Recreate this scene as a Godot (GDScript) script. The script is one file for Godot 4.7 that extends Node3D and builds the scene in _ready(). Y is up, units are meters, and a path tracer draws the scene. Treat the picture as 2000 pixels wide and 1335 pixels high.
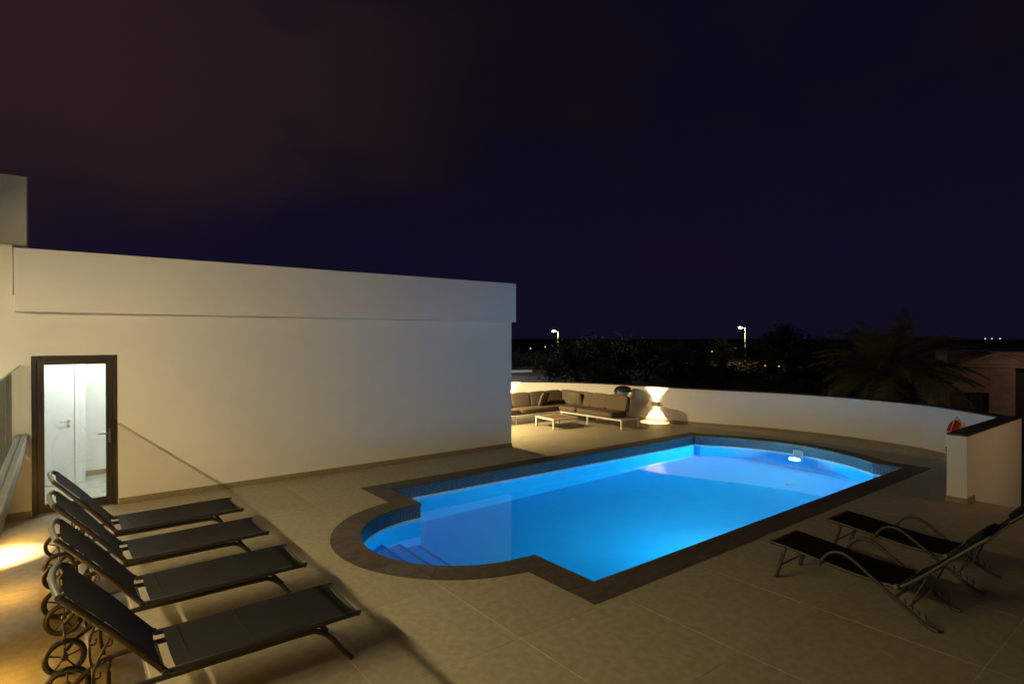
extends Node3D
# A roof-terrace pool at night. Plan axes: x runs along the villa wall and the pool, -z runs towards the villa wall ("v" below is -z).

const CAMERA_HEIGHT := 2.4
const WALL_V := 10.08
const WATER_Y := -0.235
const POOL_FLOOR := -1.5
const GROUND_Y := -3.6

var M := {}
var used := {}
var rng := RandomNumberGenerator.new()


# ---------------------------------------------------------------- naming and tagging
func numbered(called: String) -> String:
	if not used.has(called):
		used[called] = 0
		return called
	used[called] += 1
	return "%s_%03d" % [called, used[called]]

func tag(o: Node, label: String, category: String, group := "") -> Node:
	o.set_meta("label", label)
	o.set_meta("category", category)
	if group != "":
		o.set_meta("group", group)
	return o

func thing(called: String, at: Vector3, turn: float, label: String, category: String, group := "") -> Node3D:
	var o := Node3D.new()
	o.name = numbered(called)
	add_child(o)
	o.position = at
	o.rotation.y = turn
	tag(o, label, category, group)
	return o

func copy_of(source: Node3D, called: String, at: Vector3, turn: float, label: String) -> Node3D:
	var o: Node3D = source.duplicate()
	o.name = numbered(called)
	add_child(o)
	o.position = at
	o.rotation.y = turn
	o.set_meta("label", label)
	return o

func setting(called: String, mesh: Mesh, material: Material) -> MeshInstance3D:
	var o := MeshInstance3D.new()
	o.name = numbered(called)
	o.mesh = mesh
	o.material_override = material
	o.set_meta("kind", "structure")
	add_child(o)
	return o

func put(parent: Node, called: String, mesh: Mesh, material: Material, at := Vector3.ZERO, turn := Vector3.ZERO) -> MeshInstance3D:
	var o := MeshInstance3D.new()
	o.name = called
	o.mesh = mesh
	o.material_override = material
	o.position = at
	o.rotation = turn
	parent.add_child(o, true)
	return o


# ---------------------------------------------------------------- mesh building
func start() -> SurfaceTool:
	var st := SurfaceTool.new()
	st.begin(Mesh.PRIMITIVE_TRIANGLES)
	return st

func tri(st: SurfaceTool, a: Vector3, b: Vector3, c: Vector3, out: Vector3) -> void:
	var n := (c - a).cross(b - a)
	if n.length_squared() < 1e-16:
		return
	n = n.normalized()
	if n.dot(out) < 0.0:
		n = -n
		var t := b
		b = c
		c = t
	for p in [a, b, c]:
		st.set_normal(n)
		st.add_vertex(p)

func quad(st: SurfaceTool, a: Vector3, b: Vector3, c: Vector3, d: Vector3, out: Vector3) -> void:
	tri(st, a, b, c, out)
	tri(st, a, c, d, out)

# a box with chamfered edges
func box(st: SurfaceTool, c: Vector3, s: Vector3, bevel := 0.004, turn := Basis.IDENTITY) -> void:
	var h := s * 0.5
	var b: float = minf(bevel, minf(h.x, minf(h.y, h.z)) * 0.45)
	var p := {}
	for sx in [-1, 1]:
		for sy in [-1, 1]:
			for sz in [-1, 1]:
				p[[sx, sy, sz]] = [c + turn * Vector3(sx * h.x, sy * (h.y - b), sz * (h.z - b)), c + turn * Vector3(sx * (h.x - b), sy * h.y, sz * (h.z - b)), c + turn * Vector3(sx * (h.x - b), sy * (h.y - b), sz * h.z)]
	for k in [-1, 1]:
		quad(st, p[[k, -1, -1]][0], p[[k, -1, 1]][0], p[[k, 1, 1]][0], p[[k, 1, -1]][0], turn * Vector3(k, 0, 0))
		quad(st, p[[-1, k, -1]][1], p[[-1, k, 1]][1], p[[1, k, 1]][1], p[[1, k, -1]][1], turn * Vector3(0, k, 0))
		quad(st, p[[-1, -1, k]][2], p[[-1, 1, k]][2], p[[1, 1, k]][2], p[[1, -1, k]][2], turn * Vector3(0, 0, k))
		for j in [-1, 1]:
			quad(st, p[[k, j, -1]][0], p[[k, j, 1]][0], p[[k, j, 1]][1], p[[k, j, -1]][1], turn * Vector3(k, j, 0))
			quad(st, p[[k, -1, j]][0], p[[k, 1, j]][0], p[[k, 1, j]][2], p[[k, -1, j]][2], turn * Vector3(k, 0, j))
			quad(st, p[[-1, k, j]][1], p[[1, k, j]][1], p[[1, k, j]][2], p[[-1, k, j]][2], turn * Vector3(0, k, j))
			for i in [-1, 1]:
				tri(st, p[[k, j, i]][0], p[[k, j, i]][1], p[[k, j, i]][2], turn * Vector3(k, j, i))

func box_mesh(s: Vector3, bevel := 0.004) -> ArrayMesh:
	var st := start()
	box(st, Vector3.ZERO, s, bevel)
	return st.commit()

# a box between plan coordinates (u0..u1 along x, v0..v1 along -z)
func plan_box(st: SurfaceTool, u0: float, u1: float, v0: float, v1: float, y0: float, y1: float, bevel := 0.006) -> void:
	box(st, Vector3((u0 + u1) / 2, (y0 + y1) / 2, -(v0 + v1) / 2), Vector3(u1 - u0, y1 - y0, v1 - v0), bevel)

# an upright prism over a plan polygon
func prism(st: SurfaceTool, poly: PackedVector2Array, y0: float, y1: float, bottom := true) -> void:
	var index := Geometry2D.triangulate_polygon(poly)
	for i in range(0, index.size(), 3):
		var a := poly[index[i]]
		var b := poly[index[i + 1]]
		var c := poly[index[i + 2]]
		tri(st, Vector3(a.x, y1, -a.y), Vector3(b.x, y1, -b.y), Vector3(c.x, y1, -c.y), Vector3.UP)
		if bottom:
			tri(st, Vector3(a.x, y0, -a.y), Vector3(b.x, y0, -b.y), Vector3(c.x, y0, -c.y), Vector3.DOWN)
	var side := -1.0 if Geometry2D.is_polygon_clockwise(poly) else 1.0
	for i in poly.size():
		var a := poly[i]
		var b := poly[(i + 1) % poly.size()]
		var out := Vector3(b.y - a.y, 0, b.x - a.x) * side
		quad(st, Vector3(a.x, y0, -a.y), Vector3(b.x, y0, -b.y), Vector3(b.x, y1, -b.y), Vector3(a.x, y1, -a.y), out)

# a tube of elliptic section along a path; "up" steers the ellipse
func tube(st: SurfaceTool, path: Array, rx: float, ry := -1.0, sides := 10, up := Vector3.UP, caps := true) -> void:
	if ry < 0.0:
		ry = rx
	var rings := []
	var normals := []
	for i in path.size():
		var d: Vector3 = (path[mini(i + 1, path.size() - 1)] - path[maxi(i - 1, 0)]).normalized()
		var side := d.cross(up)
		if side.length() < 0.05:
			side = d.cross(Vector3(1, 0.2, 0))
		side = side.normalized()
		var top := side.cross(d).normalized()
		var ring := []
		var nn := []
		for k in sides:
			var a := TAU * k / sides
			ring.append(path[i] + side * (cos(a) * rx) + top * (sin(a) * ry))
			nn.append((side * (cos(a) / rx) + top * (sin(a) / ry)).normalized())
		rings.append(ring)
		normals.append(nn)
	for i in range(path.size() - 1):
		for k in sides:
			var j := (k + 1) % sides
			var v := [rings[i][k], rings[i][j], rings[i + 1][j], rings[i + 1][k]]
			var n := [normals[i][k], normals[i][j], normals[i + 1][j], normals[i + 1][k]]
			var flip: bool = (v[2] - v[0]).cross(v[1] - v[0]).dot(n[0] + n[2]) < 0.0
			for q in ([0, 2, 1, 0, 3, 2] if flip else [0, 1, 2, 0, 2, 3]):
				st.set_normal(n[q])
				st.add_vertex(v[q])
	if caps:
		for e in [0, path.size() - 1]:
			var d: Vector3 = (path[0] - path[1]) if e == 0 else (path[e] - path[e - 1])
			for k in range(1, sides - 1):
				tri(st, rings[e][0], rings[e][k], rings[e][k + 1], d)

# a smooth path through control points
func curve(points: Array, steps := 5) -> Array:
	var out := []
	for i in range(points.size() - 1):
		var p0: Vector3 = points[maxi(i - 1, 0)]
		var p1: Vector3 = points[i]
		var p2: Vector3 = points[i + 1]
		var p3: Vector3 = points[mini(i + 2, points.size() - 1)]
		for k in steps:
			out.append(p1.cubic_interpolate(p2, p0, p3, float(k) / steps))
	out.append(points[points.size() - 1])
	return out

# a surface of revolution about y: profile of (radius, height)
func lathe(st: SurfaceTool, profile: Array, sides := 20, at := Vector3.ZERO, turn := Basis.IDENTITY) -> void:
	for i in range(profile.size() - 1):
		var p: Vector2 = profile[i]
		var q: Vector2 = profile[i + 1]
		var slope := Vector2(q.y - p.y, p.x - q.x).normalized()
		for k in sides:
			var a := TAU * k / sides
			var b := TAU * (k + 1) / sides
			var v := [Vector3(p.x * cos(a), p.y, p.x * sin(a)), Vector3(p.x * cos(b), p.y, p.x * sin(b)), Vector3(q.x * cos(b), q.y, q.x * sin(b)), Vector3(q.x * cos(a), q.y, q.x * sin(a))]
			var n := [Vector3(slope.x * cos(a), slope.y, slope.x * sin(a)), Vector3(slope.x * cos(b), slope.y, slope.x * sin(b)), Vector3(slope.x * cos(b), slope.y, slope.x * sin(b)), Vector3(slope.x * cos(a), slope.y, slope.x * sin(a))]
			for o in [[0, 1, 2], [0, 2, 3]]:
				var c: Vector3 = (v[o[2]] - v[o[0]]).cross(v[o[1]] - v[o[0]])
				if c.length_squared() < 1e-18:
					continue
				var order: Array = o if c.dot(n[o[0]] + n[o[1]]) >= 0.0 else [o[0], o[2], o[1]]
				for z in order:
					st.set_normal(turn * n[z])
					st.add_vertex(at + turn * v[z])

# a stuffed cushion: a rounded box with bulging faces; pinch draws the corners out
func cushion(s: Vector3, e := 0.38, pinch := 0.0, wrinkle := 0.004) -> ArrayMesh:
	var nu := 30
	var nv := 18
	var noise := FastNoiseLite.new()
	noise.seed = 7
	noise.frequency = 4.0
	var grid := []
	for j in nv + 1:
		var row := []
		var b := -PI / 2 + PI * j / nv
		for i in nu + 1:
			var a := TAU * (i % nu) / nu
			var f := func(t: float) -> float: return signf(t) * pow(absf(t), e)
			var x: float = f.call(cos(b)) * f.call(cos(a))
			var z: float = f.call(cos(b)) * f.call(sin(a))
			var y: float = f.call(sin(b))
			var edge := maxf(absf(x), absf(z))
			var thin := 1.0 - pinch * pow(edge, 3.0)
			var p := Vector3(x * s.x / 2, y * s.y / 2 * thin, z * s.z / 2)
			p += p.normalized() * noise.get_noise_3dv(p * 2.0) * wrinkle * 2.0
			row.append(p)
		grid.append(row)
	var st := start()
	st.set_smooth_group(0)
	for j in nv:
		for i in nu:
			var v := [grid[j][i], grid[j][i + 1], grid[j + 1][i + 1], grid[j + 1][i]]
			for o in [[0, 1, 2], [0, 2, 3]]:
				var c: Vector3 = (v[o[2]] - v[o[0]]).cross(v[o[1]] - v[o[0]])
				if c.length_squared() < 1e-18:
					continue
				var order: Array = o if c.dot(v[0] + v[2]) >= 0.0 else [o[0], o[2], o[1]]
				for z in order:
					st.add_vertex(v[z])
	st.generate_normals()
	return st.commit()


# ---------------------------------------------------------------- materials
func lin(r: float, g: float, b: float, a := 1.0) -> Color:
	var c := Color(r, g, b).linear_to_srgb()
	c.a = a
	return c

func noise_map(freq: float, lo: Color, hi: Color, seed_ := 1, octaves := 5, size := 512, kind := FastNoiseLite.TYPE_SIMPLEX_SMOOTH) -> NoiseTexture2D:
	var n := FastNoiseLite.new()
	n.noise_type = kind
	n.seed = seed_
	n.frequency = freq
	n.fractal_octaves = octaves
	n.fractal_gain = 0.55
	var t := NoiseTexture2D.new()
	t.width = size
	t.height = size
	t.seamless = true
	t.noise = n
	var ramp := Gradient.new()
	ramp.set_color(0, lo)
	ramp.set_color(1, hi)
	t.color_ramp = ramp
	return t

func mat(color: Color, rough: float, metal := 0.0, spec := 0.5) -> StandardMaterial3D:
	var m := StandardMaterial3D.new()
	m.albedo_color = color
	m.roughness = rough
	m.metallic = metal
	m.metallic_specular = spec
	return m

# a mineral surface: cloudy colour and fine relief laid on in world space
func mineral(color: Color, rough: float, cloud: NoiseTexture2D, cloud_scale: float, relief: NoiseTexture2D, depth_cm: float, spec := 0.5) -> StandardMaterial3D:
	var m := mat(color, rough, 0.0, spec)
	m.albedo_texture = cloud
	m.heightmap_enabled = relief != null
	if relief:
		m.heightmap_texture = relief
		m.heightmap_scale = depth_cm
	m.uv1_triplanar = true
	m.uv1_world_triplanar = true
	m.uv1_scale = Vector3.ONE * cloud_scale
	return m

func glow(color: Color, strength: float) -> StandardMaterial3D:
	var m := mat(Color(0.9, 0.9, 0.9), 0.5)
	m.emission_enabled = true
	m.emission = color
	m.emission_energy_multiplier = strength
	return m

# flat print: a mosaic of small glass squares with pale grout
func mosaic_image() -> ImageTexture:
	var cells := 16
	var px := 16
	var im := Image.create(cells * px, cells * px, false, Image.FORMAT_RGB8)
	im.fill(lin(0.34, 0.36, 0.35))
	var r := RandomNumberGenerator.new()
	r.seed = 12
	for y in cells:
		for x in cells:
			var t := r.randf()
			var c := lin(0.008, 0.020, 0.040).lerp(lin(0.022, 0.055, 0.095), t)
			if r.randf() < 0.12:
				c = lin(0.02, 0.065, 0.07)
			im.fill_rect(Rect2i(x * px + 1, y * px + 1, px - 2, px - 2), c)
	return ImageTexture.create_from_image(im)

func make_materials() -> void:
	var cloud := noise_map(0.008, Color(0.86, 0.85, 0.83), Color.WHITE, 3, 6)
	var relief := noise_map(0.05, Color.BLACK, Color.WHITE, 5, 4)
	var fine := noise_map(0.12, Color.BLACK, Color.WHITE, 9, 3)
	M.plaster = mineral(lin(0.74, 0.725, 0.69), 0.9, noise_map(0.02, Color(0.982, 0.981, 0.978), Color.WHITE, 21, 5), 0.35, relief, 0.05, 0.3)
	M.annex_plaster = mineral(lin(0.74, 0.725, 0.69), 0.9, noise_map(0.02, Color(0.982, 0.981, 0.978), Color.WHITE, 33, 5), 0.22, relief, 0.05, 0.3)
	var patchy := noise_map(0.010, Color(0.74, 0.73, 0.71), Color(1, 1, 1), 41, 6, 1024)
	var tile_cloud := noise_map(0.022, Color(0.86, 0.85, 0.83), Color(1, 1, 1), 43, 6, 1024)
	for k in 4:
		var tone: float = [1.0, 0.95, 1.04, 0.98][k]
		M["deck_tile_%d" % k] = mineral(lin(0.40 * tone, 0.358 * tone, 0.255 * tone), 0.5, tile_cloud, 0.42, fine, 0.02, 0.4)
		M["deck_tile_%d" % k].uv1_offset = Vector3(0.37 * k, 0.0, 0.21 * k)
	M.grout = mineral(lin(0.68, 0.62, 0.49), 0.9, cloud, 1.5, null, 0.0, 0.3)
	M.skirting = mineral(lin(0.30, 0.255, 0.165), 0.6, tile_cloud, 0.6, fine, 0.02, 0.4)
	for k in 3:
		var tone: float = [1.0, 0.86, 1.12][k]
		M["coping_%d" % k] = mineral(lin(0.122 * tone, 0.103 * tone, 0.082 * tone), 0.6, patchy, 0.7, fine, 0.04, 0.4)
		M["coping_%d" % k].uv1_offset = Vector3(0.23 * k, 0.0, 0.41 * k)
	M.cap = mineral(lin(0.085, 0.07, 0.062), 0.7, patchy, 0.5, fine, 0.03, 0.4)
	var mo := mat(Color.WHITE, 0.18, 0.0, 0.5)
	mo.albedo_texture = mosaic_image()
	M.mosaic = mo
	M.liner = mineral(lin(0.012, 0.49, 0.88), 0.6, noise_map(0.01, Color(0.93, 0.95, 0.96), Color.WHITE, 55, 4), 0.5, null, 0.0, 0.3)
	M.nosing = mat(lin(0.015, 0.24, 0.50), 0.5)
	M.waterline = mineral(lin(0.74, 0.75, 0.72), 0.5, cloud, 0.8, null, 0.0, 0.4)
	var w := mat(lin(0.45, 0.90, 1.0, 0.0), 0.0)
	w.transparency = BaseMaterial3D.TRANSPARENCY_ALPHA
	w.refraction_enabled = true
	w.refraction_scale = 0.033
	M.water = w
	M.bronze = mat(lin(0.030, 0.024, 0.019), 0.42, 0.0, 0.5)
	M.steel = mat(lin(0.55, 0.55, 0.53), 0.28, 1.0)
	M.aluminium = mineral(lin(0.30, 0.30, 0.29), 0.38, cloud, 1.0, fine, 0.006, 0.5)
	M.aluminium.metallic = 0.85
	var g := mat(lin(0.22, 0.50, 0.38, 0.07), 0.02)
	g.transparency = BaseMaterial3D.TRANSPARENCY_ALPHA
	M.glass = g
	M.glass_edge = mat(lin(0.10, 0.22, 0.17), 0.25)
	var gd := mat(lin(0.9, 0.95, 0.93, 0.05), 0.02)
	gd.transparency = BaseMaterial3D.TRANSPARENCY_ALPHA
	M.door_glass = gd
	M.white_paint = mat(lin(0.78, 0.79, 0.76), 0.45)
	M.room_wall = mineral(lin(0.80, 0.81, 0.78), 0.85, noise_map(0.02, Color(0.98, 0.98, 0.975), Color.WHITE, 23, 4, 256), 0.7, null, 0.0, 0.3)
	M.room_floor = mineral(lin(0.52, 0.53, 0.47), 0.4, patchy, 0.5, null, 0.0, 0.5)
	M.frame_dark = mat(lin(0.030, 0.028, 0.026), 0.38, 0.0, 0.5)
	M.frame_grey = mat(lin(0.034, 0.029, 0.025), 0.5, 0.0, 0.5)
	M.headbar = mat(lin(0.10, 0.115, 0.11), 0.45, 0.0, 0.5)
	M.rubber = mat(lin(0.018, 0.016, 0.015), 0.55)
	var weave := noise_map(0.35, Color(0.75, 0.75, 0.75), Color.WHITE, 61, 2, 256)
	M.sling = mineral(lin(0.009, 0.0075, 0.0068), 0.75, weave, 9.0, weave, 0.03, 0.4)
	M.sling_black = mineral(lin(0.007, 0.0065, 0.008), 0.8, weave, 9.0, weave, 0.03, 0.3)
	M.cushion = mineral(lin(0.20, 0.155, 0.11), 0.95, weave, 6.0, weave, 0.03, 0.2)
	M.pillow = mineral(lin(0.24, 0.19, 0.14), 0.95, weave, 6.0, weave, 0.03, 0.2)
	M.teak = mineral(lin(0.30, 0.20, 0.11), 0.6, noise_map(0.02, Color(0.7, 0.66, 0.6), Color.WHITE, 71, 4, 256), 2.0, null, 0.0, 0.4)
	M.sofa_frame = mat(lin(0.70, 0.68, 0.62), 0.5)
	M.sconce = mat(lin(0.28, 0.25, 0.20), 0.5, 0.2)
	M.lamp_body = mat(lin(0.30, 0.30, 0.30), 0.5, 0.3)
	M.red = mat(lin(0.42, 0.018, 0.014), 0.5)
	M.band_white = mat(lin(0.72, 0.70, 0.68), 0.6)
	M.rope = mat(lin(0.62, 0.58, 0.50), 0.9)
	M.grill_lid = mat(lin(0.03, 0.035, 0.032), 0.22, 0.0, 0.6)
	M.bark = mineral(lin(0.10, 0.075, 0.05), 0.95, patchy, 1.2, relief, 0.5)
	M.earth = mineral(lin(0.075, 0.062, 0.045), 0.95, patchy, 0.05, null, 0.0)
	M.sea = mat(lin(0.012, 0.015, 0.022), 0.25)
	M.asphalt = mineral(lin(0.05, 0.05, 0.052), 0.9, patchy, 0.2, null, 0.0)
	M.lawn = mat(lin(0.05, 0.09, 0.03), 0.95)
	M.house_plaster = mineral(lin(0.48, 0.36, 0.30), 0.9, patchy, 0.15, relief, 0.1)
	M.house_trim = mat(lin(0.40, 0.31, 0.25), 0.85)
	M.dark_pane = mat(lin(0.012, 0.012, 0.014), 0.12)
	M.shutter = mat(lin(0.035, 0.032, 0.03), 0.6)
	for k in 3:
		var c: Color = [lin(0.045, 0.075, 0.028), lin(0.06, 0.07, 0.03), lin(0.04, 0.06, 0.034)][k]
		var leaf := mat(c, 0.7)
		leaf.backlight_enabled = true
		leaf.backlight = lin(0.03, 0.05, 0.015)
		M["leaf_%d" % k] = leaf
	var fr := mat(lin(0.12, 0.13, 0.05), 0.5)
	fr.backlight_enabled = true
	fr.backlight = lin(0.04, 0.06, 0.02)
	M.frond = fr
	M.warm_glow = glow(Color(1.0, 0.84, 0.58), 30.0)
	M.flood_glow = glow(Color(1.0, 0.90, 0.70), 12.0)
	M.step_glow = glow(Color(1.0, 0.76, 0.42), 5.0)
	M.pool_glow = glow(Color(0.80, 0.95, 1.0), 60.0)
	M.room_glow = glow(Color(1.0, 0.99, 0.94), 6.0)
	M.street_glow = glow(Color(1.0, 0.93, 0.55), 60.0)
	M.amber_glow = glow(Color(1.0, 0.62, 0.22), 2.2)
	M.pale_glow = glow(Color(0.95, 0.92, 0.75), 1.1)


# ---------------------------------------------------------------- camera, sky, light
func night_sky() -> ImageTexture:
	var w := 1024
	var h := 512
	var im := Image.create(w, h, false, Image.FORMAT_RGBF)
	var n := FastNoiseLite.new()
	n.seed = 4
	n.frequency = 0.9
	n.fractal_octaves = 5
	n.fractal_gain = 0.5
	var town := Vector3(-0.25, 0.35, -0.9).normalized()   # clouds towards the town carry its brown glow
	for y in h:
		var el := PI / 2 - PI * (y + 0.5) / h
		for x in w:
			var a := (x + 0.5) / w * TAU
			var d := Vector3(sin(a) * cos(el), sin(el), -cos(a) * cos(el))
			var c := n.get_noise_3d(d.x * 1.6, d.y * 3.2, d.z * 1.6) * 0.5 + 0.5
			var high := smoothstep(0.10, 0.34, d.y + (c - 0.5) * 0.25)
			var near_town := smoothstep(0.62, 1.0, d.dot(town))
			var cover := smoothstep(0.32, 0.66, c + 0.16 * near_town) * (0.12 + 0.88 * high)
			var base := Color(0.0052, 0.0038, 0.0150).lerp(Color(0.0040, 0.0034, 0.0105), high)
			var cloud := Color(0.0058, 0.0042, 0.0072).lerp(Color(0.022, 0.0108, 0.0115), near_town)
			im.set_pixel(x, y, base.lerp(cloud, cover))
	return ImageTexture.create_from_image(im)

func make_view() -> void:
	var cam := Camera3D.new()
	cam.name = "camera"
	cam.fov = 60.92
	cam.near = 0.05
	cam.far = 9000.0
	cam.position = Vector3(0, CAMERA_HEIGHT, 0)
	add_child(cam)
	var yaw := deg_to_rad(52.0)
	cam.look_at_from_position(cam.position, cam.position + Vector3(cos(yaw), -0.0075, -sin(yaw)), Vector3.UP)
	cam.current = true
	var env := Environment.new()
	env.background_mode = Environment.BG_SKY
	var sky := Sky.new()
	var pan := PanoramaSkyMaterial.new()
	pan.panorama = night_sky()
	sky.sky_material = pan
	env.sky = sky
	env.tonemap_mode = Environment.TONE_MAPPER_LINEAR
	env.tonemap_exposure = 1.0
	env.sdfgi_enabled = true
	env.ssao_enabled = true
	env.ssil_enabled = true
	env.volumetric_fog_enabled = true
	env.volumetric_fog_density = 0.0
	var we := WorldEnvironment.new()
	we.name = "world"
	we.environment = env
	add_child(we)


# ---------------------------------------------------------------- outlines in plan (x = u, y = v)
func arc(c: Vector2, r: float, a0: float, a1: float, n: int) -> Array:
	var out := []
	for i in n + 1:
		var a := deg_to_rad(lerpf(a0, a1, float(i) / n))
		out.append(c + Vector2(cos(a), sin(a)) * r)
	return out

const NEAR_C := Vector2(4.03, 6.17)
const FAR_C := Vector2(10.07, 6.4)
const FAR_R := 2.93

func pool_outline() -> PackedVector2Array:
	var p := [Vector2(4.13, 3.98), Vector2(12.3, 3.98)]
	var half := rad_to_deg(acos(2.23 / FAR_R))
	p += arc(FAR_C, FAR_R, -half, half, 28)
	p += [Vector2(12.3, 8.45), Vector2(4.13, 8.45), Vector2(4.13, 7.44)]
	p += arc(NEAR_C, 1.27, 90, 270, 36)
	p += [Vector2(4.13, 4.9)]
	return PackedVector2Array(p)

func coping_outline() -> PackedVector2Array:
	var p := [Vector2(3.79, 3.64), Vector2(12.64, 3.64)]
	var half := rad_to_deg(acos(2.57 / 3.27))
	p += arc(FAR_C, 3.27, -half, half, 28)
	p += [Vector2(12.64, 8.79), Vector2(3.79, 8.79)]
	var h2 := rad_to_deg(acos(0.24 / 1.61))
	p += arc(NEAR_C, 1.61, 180 - h2, 180 + h2, 40)
	return PackedVector2Array(p)

# the foot of the curved parapet, from behind the villa round to the free-standing end
func parapet_line() -> Array:
	var c := [Vector3(6.6, 0, 16.6), Vector3(9.4, 0, 15.7), Vector3(11.25, 0, 14.6), Vector3(12.40, 0, 13.5), Vector3(13.02, 0, 12.4), Vector3(13.32, 0, 11.25), Vector3(13.58, 0, 10.1), Vector3(13.96, 0, 8.92), Vector3(14.38, 0, 7.7), Vector3(14.56, 0, 6.5), Vector3(14.52, 0, 5.37), Vector3(14.28, 0, 4.32), Vector3(13.92, 0, 3.72), Vector3(13.5, 0, 3.2), Vector3(13.18, 0, 2.8)]
	var out := []
	for p in curve(c, 6):
		out.append(Vector2(p.x, p.z))
	return out

func offset_line(line: Array, d: float) -> Array:
	var out := []
	for i in line.size():
		var t: Vector2 = (line[mini(i + 1, line.size() - 1)] - line[maxi(i - 1, 0)]).normalized()
		out.append(line[i] + Vector2(-t.y, t.x) * d)
	return out


# ---------------------------------------------------------------- the deck
func make_deck() -> void:
	var line := parapet_line()
	var deck := PackedVector2Array([Vector2(-0.60, -3.0), Vector2(10.65, -3.0), Vector2(10.65, 2.54), Vector2(13.2, 2.6)])
	for i in range(line.size() - 1, -1, -1):
		deck.append(line[i])
	deck.append(Vector2(-0.60, 16.3))
	# the villa stands on part of it
	var villa := PackedVector2Array([Vector2(-2.0, WALL_V), Vector2(7.86, WALL_V), Vector2(7.86, 17.5), Vector2(-2.0, 17.5)])
	var area: PackedVector2Array = Geometry2D.clip_polygons(deck, villa)[0]
	var hole := coping_outline()
	var root := Node3D.new()
	root.name = "pool_deck"
	root.set_meta("kind", "structure")
	add_child(root)
	# bed of grout under the tiles: the deck area with the pool cut out, laid in two halves
	var st := start()
	for half in [PackedVector2Array([Vector2(-3, -9), Vector2(8, -9), Vector2(8, 30), Vector2(-3, 30)]), PackedVector2Array([Vector2(8, -9), Vector2(30, -9), Vector2(30, 30), Vector2(8, 30)])]:
		for piece in Geometry2D.intersect_polygons(area, half):
			for rest in Geometry2D.clip_polygons(piece, hole):
				if not Geometry2D.is_polygon_clockwise(rest):
					prism(st, rest, -0.25, -0.0022)
	put(root, "grout_bed", st.commit(), M.grout)
	var pitch := 1.2
	var k := 0
	for i in range(-2, 11):
		for j in range(-4, 12):
			var u0 := 0.5 + pitch * i
			var v0 := 2.40 + pitch * j
			var gap := 0.004
			var cell := PackedVector2Array([Vector2(u0 + gap, v0 + gap), Vector2(u0 + pitch - gap, v0 + gap), Vector2(u0 + pitch - gap, v0 + pitch - gap), Vector2(u0 + gap, v0 + pitch - gap)])
			for part in Geometry2D.intersect_polygons(cell, area):
				var pieces: Array = Geometry2D.clip_polygons(part, hole)
				for rest in pieces:
					if Geometry2D.is_polygon_clockwise(rest) or absf(poly_area(rest)) < 0.01:
						continue
					var s := start()
					prism(s, rest, -0.02, 0.0, false)
					put(root, "tile", s.commit(), M["deck_tile_%d" % rng.randi_range(0, 3)])
					k += 1
	# retaining edge of the deck beside the lower passage
	var e := start()
	plan_box(e, 10.45, 10.648, -3.0, 2.50, GROUND_Y, -0.26)
	put(root, "edge_wall", e.commit(), M.plaster)

func poly_area(p: PackedVector2Array) -> float:
	var a := 0.0
	for i in p.size():
		var q := p[(i + 1) % p.size()]
		a += p[i].x * q.y - q.x * p[i].y
	return a / 2


# ---------------------------------------------------------------- the pool
func wall_strip(st: SurfaceTool, poly: PackedVector2Array, y0: float, y1: float, uv_size := 0.0) -> void:
	var run := 0.0
	for i in poly.size():
		var a := poly[i]
		var b := poly[(i + 1) % poly.size()]
		var d := a.distance_to(b)
		var t := (b - a).normalized()
		var n := Vector3(-t.y, 0, -t.x)      # inwards for a counter-clockwise plan outline
		var p := [Vector3(a.x, y0, -a.y), Vector3(b.x, y0, -b.y), Vector3(b.x, y1, -b.y), Vector3(a.x, y1, -a.y)]
		var uv := [Vector2(run, y0), Vector2(run + d, y0), Vector2(run + d, y1), Vector2(run, y1)]
		var flip: bool = (p[2] - p[0]).cross(p[1] - p[0]).dot(n) < 0.0
		for q in ([0, 2, 1, 0, 3, 2] if flip else [0, 1, 2, 0, 2, 3]):
			st.set_normal(n)
			if uv_size > 0.0:
				st.set_uv(Vector2(uv[q].x, -uv[q].y) / uv_size)
			st.add_vertex(p[q])
		run += d

func coping_stone(root: Node, poly: PackedVector2Array, k: int) -> void:
	var shrunk := Geometry2D.offset_polygon(poly, -0.002)
	for s in shrunk:
		if absf(poly_area(s)) < 0.004:
			continue
		var st := start()
		prism(st, s, -0.045, 0.004)
		put(root, "coping_stone", st.commit(), M["coping_%d" % (k % 3)])

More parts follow.
